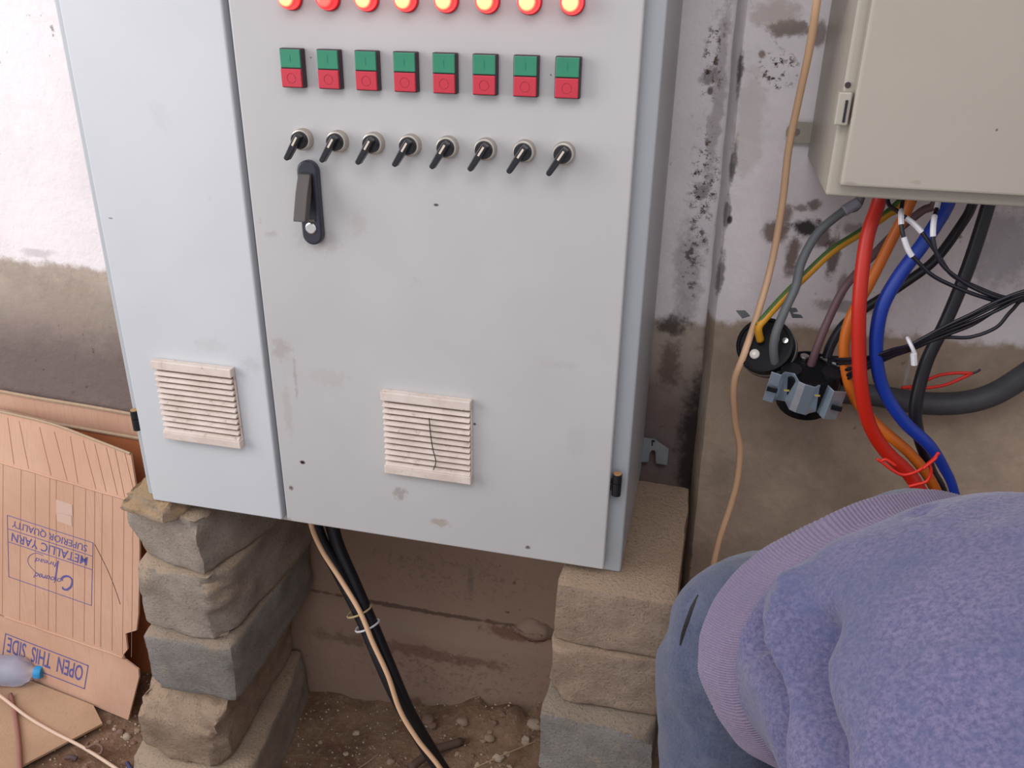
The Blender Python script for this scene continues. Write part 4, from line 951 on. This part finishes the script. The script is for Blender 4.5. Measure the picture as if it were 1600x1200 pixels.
# ribbed hem and cuffs
V = []; F = []; NR = 1200; rows = [(-.064, -.016), (-.066, .0), (-.060, .003), (-.045, .004), (-.025, .004), (-.008, .003), (-.001, -.001), (.003, -.008)]
for (u, ex_) in rows:
    for j in range(NR):
        th = 2*PI*j/NR-PI/2
        V.append(torso_pt(u, th, ex_ + (.0022 if (j//2) % 2 and u > -.064 else 0) + sweat_r(u, th)))
for i in range(len(rows)-1):
    for j in range(NR): F.append((i*NR+j, i*NR+(j+1) % NR, (i+1)*NR+(j+1) % NR, (i+1)*NR+j))
mesh('ribbed_hem', V, F, M_RIB, sweat, wloc(per), smooth=True)
for k in (0, 1):
    a, b = EL_[k].lerp(HD[k], .80), EL_[k].lerp(HD[k], .97)
    MB().tube([a, a.lerp(b, .5), b], [.044, .043, .039], 24, 4).build('cuff', M_RIB, sweat, wloc(per), smooth=True)
# jeans: pelvis, buttocks and two legs as one surface
def atd(x, y, d): return CAM + ray(x, y)*d
hipR, hipL = atd(1144, 1030, 1.20), T(-.08, .105, -.01)
kneeR = Vector((hipR.x+.02, hipR.y-.04, .50)); kneeL = Vector((hipL.x+.05, hipL.y-.08, .50))
ankR = Vector((kneeR.x, kneeR.y+.14, .10)); ankL = Vector((kneeL.x, kneeL.y+.14, .10))
parts = []
for (h, k, a) in ((hipR, kneeR, ankR), (hipL, kneeL, ankL)):
    parts.append(chain([h, h.lerp(k, .5), k, k.lerp(a, .4), a], [.107, .103, .082, .073, .062]))
parts.append(ball(atd(1190, 985, 1.17), .113)); parts.append(ball(atd(1145, 985, 1.185), .092)); parts.append(ball(atd(1132, 1030, 1.19), .092)); parts.append(ball(T(-.085, .095, .022), .116))
parts.append(chain([T(-.15, 0, .0), T(-.06, 0, .0), T(.08, 0, -.01)], [.10, .12, .12]))
def jd(v, n): return .006*noise.noise(v*11)+.003*noise.noise(v*28)
jeans = remesh(parts, 'jeans', M_JEAN, per, .012, 10, jd)
# body under the clothes: one continuous surface with head and hands
head = T(.70, .05, -.01); neck = T(.55, .05, .01)
hdir = (A*.8+Vector((0, 0, -.5))).normalized()         # crown direction
face = (-N*.6+A*.1+Vector((0, 0, -.5))); face = (face-hdir*face.dot(hdir)).normalized(); ear = hdir.cross(face)
bp = [chain([T(-.09, 0, 0), T(.1, 0, 0), T(.3, 0, 0), T(.44, .05, .01)], [.085, .10, .12, .10]), chain([T(.42, .05, .02), neck, head-hdir*.07], [.075, .058, .055]),
      ball(head, .095, (1, 1, 1)), ball(head-hdir*.055+face*.025, .072), ball(head-hdir*.02+face*.098, .016), ball(head-hdir*.045+face*.092, .014),
      ball(head-hdir*.02+ear*.094, .024), ball(head-hdir*.02-ear*.094, .024), ball(head-hdir*.083+face*.070, .026), ball(head+hdir*.015+face*.080, .022)]
for k in (0, 1):
    bp.append(chain([SH[k], SH[k].lerp(EL_[k], .5), EL_[k], EL_[k].lerp(HD[k], .6), HD[k]], [.055, .048, .042, .036, .028]))
    fd = (HD[k]-EL_[k]).normalized(); sd = fd.cross(Vector((0, 1, .3))).normalized(); pn = fd.cross(sd)
    bp.append(chain([HD[k], HD[k]+fd*.045, HD[k]+fd*.085], [.026, .034, .030])); 
    bp.append(chain([HD[k]+fd*.05-sd*.022, HD[k]+fd*.06, HD[k]+fd*.05+sd*.022], [.016, .02, .016]))
    for j, L in enumerate((.062, .074, .070, .054)):
        b0 = HD[k]+fd*.080+sd*(-.028+.0187*j)
        bp.append(chain([b0-fd*.02, b0+fd*L*.45, b0+fd*L*.8+pn*.014, b0+fd*L*.92+pn*.032], [.0095, .009, .008, .0065], 10))
    b0 = HD[k]+fd*.03+sd*(-.03); bp.append(chain([b0, b0+fd*.03-sd*.022+pn*.008, b0+fd*.06-sd*.026+pn*.020], [.013, .010, .008], 10))
for (h, k_, a) in ((hipR, kneeR, ankR), (hipL, kneeL, ankL)):
    bp.append(chain([h, h.lerp(k_, .5), k_, k_.lerp(a, .4), a, a-Vector((0, 0, .05))], [.062, .060, .050, .045, .038, .036]))
body = remesh(bp, 'body', M_SKIN, per, .0055, 3)
eye = simple('eye_white', srgb(230, 226, 220), .2); 
for s in (-1, 1):
    ec = head+face*.083+ear*s*.032+hdir*.0; e_o = ball(ec, .0125).build('eye', eye, body, wloc(per), smooth=True)
    ball(ec+face*.0085, .0058).build('iris', M_HAIR, body, wloc(per), smooth=True)
ball(head-hdir*.052+face*.088, .016, (1, 1, .35)).build('mouth', simple('lips', srgb(120, 70, 62), .5), body, wloc(per), smooth=True)
hb_ = ball(head+hdir*.022-face*.022, .099)
hv = [Vector(v)+Vector((noise.noise(Vector(v)*60), noise.noise(Vector(v)*60+Vector((3, 0, 0))), noise.noise(Vector(v)*60+Vector((0, 3, 0)))))*.006 for v in hb_.V]
mesh('hair', hv, hb_.F, M_HAIR, per, smooth=True)
for a, fy in ((ankR, -1), (ankL, -1)):
    s = MB(); q = chain([a+Vector((0, .05, -.055)), a+Vector((.01, -.03, -.052)), a+Vector((.025, -.12, -.062)), a+Vector((.033, -.18, -.070))], [.045, .048, .042, .026], 16); s.add(q.V, q.F)
    s.V = [(x, y, max(z, .003)) for x, y, z in s.V]
    sh = s.build('shoe', M_SHOE, per, smooth=True)
# back pocket slit, belt loop
def jean_hit(x, y):
    o = CAM-wloc(per); ok, loc, nr, _ = jeans.ray_cast(o, ray(x, y).normalized()); return (loc+wloc(per), nr) if ok else (None, None)
sl = [jean_hit(x, y) for x, y in ((1091, 930), (1082, 950), (1074, 972), (1068, 990), (1063, 1008))]
sl = [p+n*.0005 for p, n in sl if p is not None]
if len(sl) > 2: MB().tube(sl, [.001]+[.0028]*(len(sl)-2)+[.001], 6, 4).build('pocket_slit', M_HAIR, jeans, wloc(per))
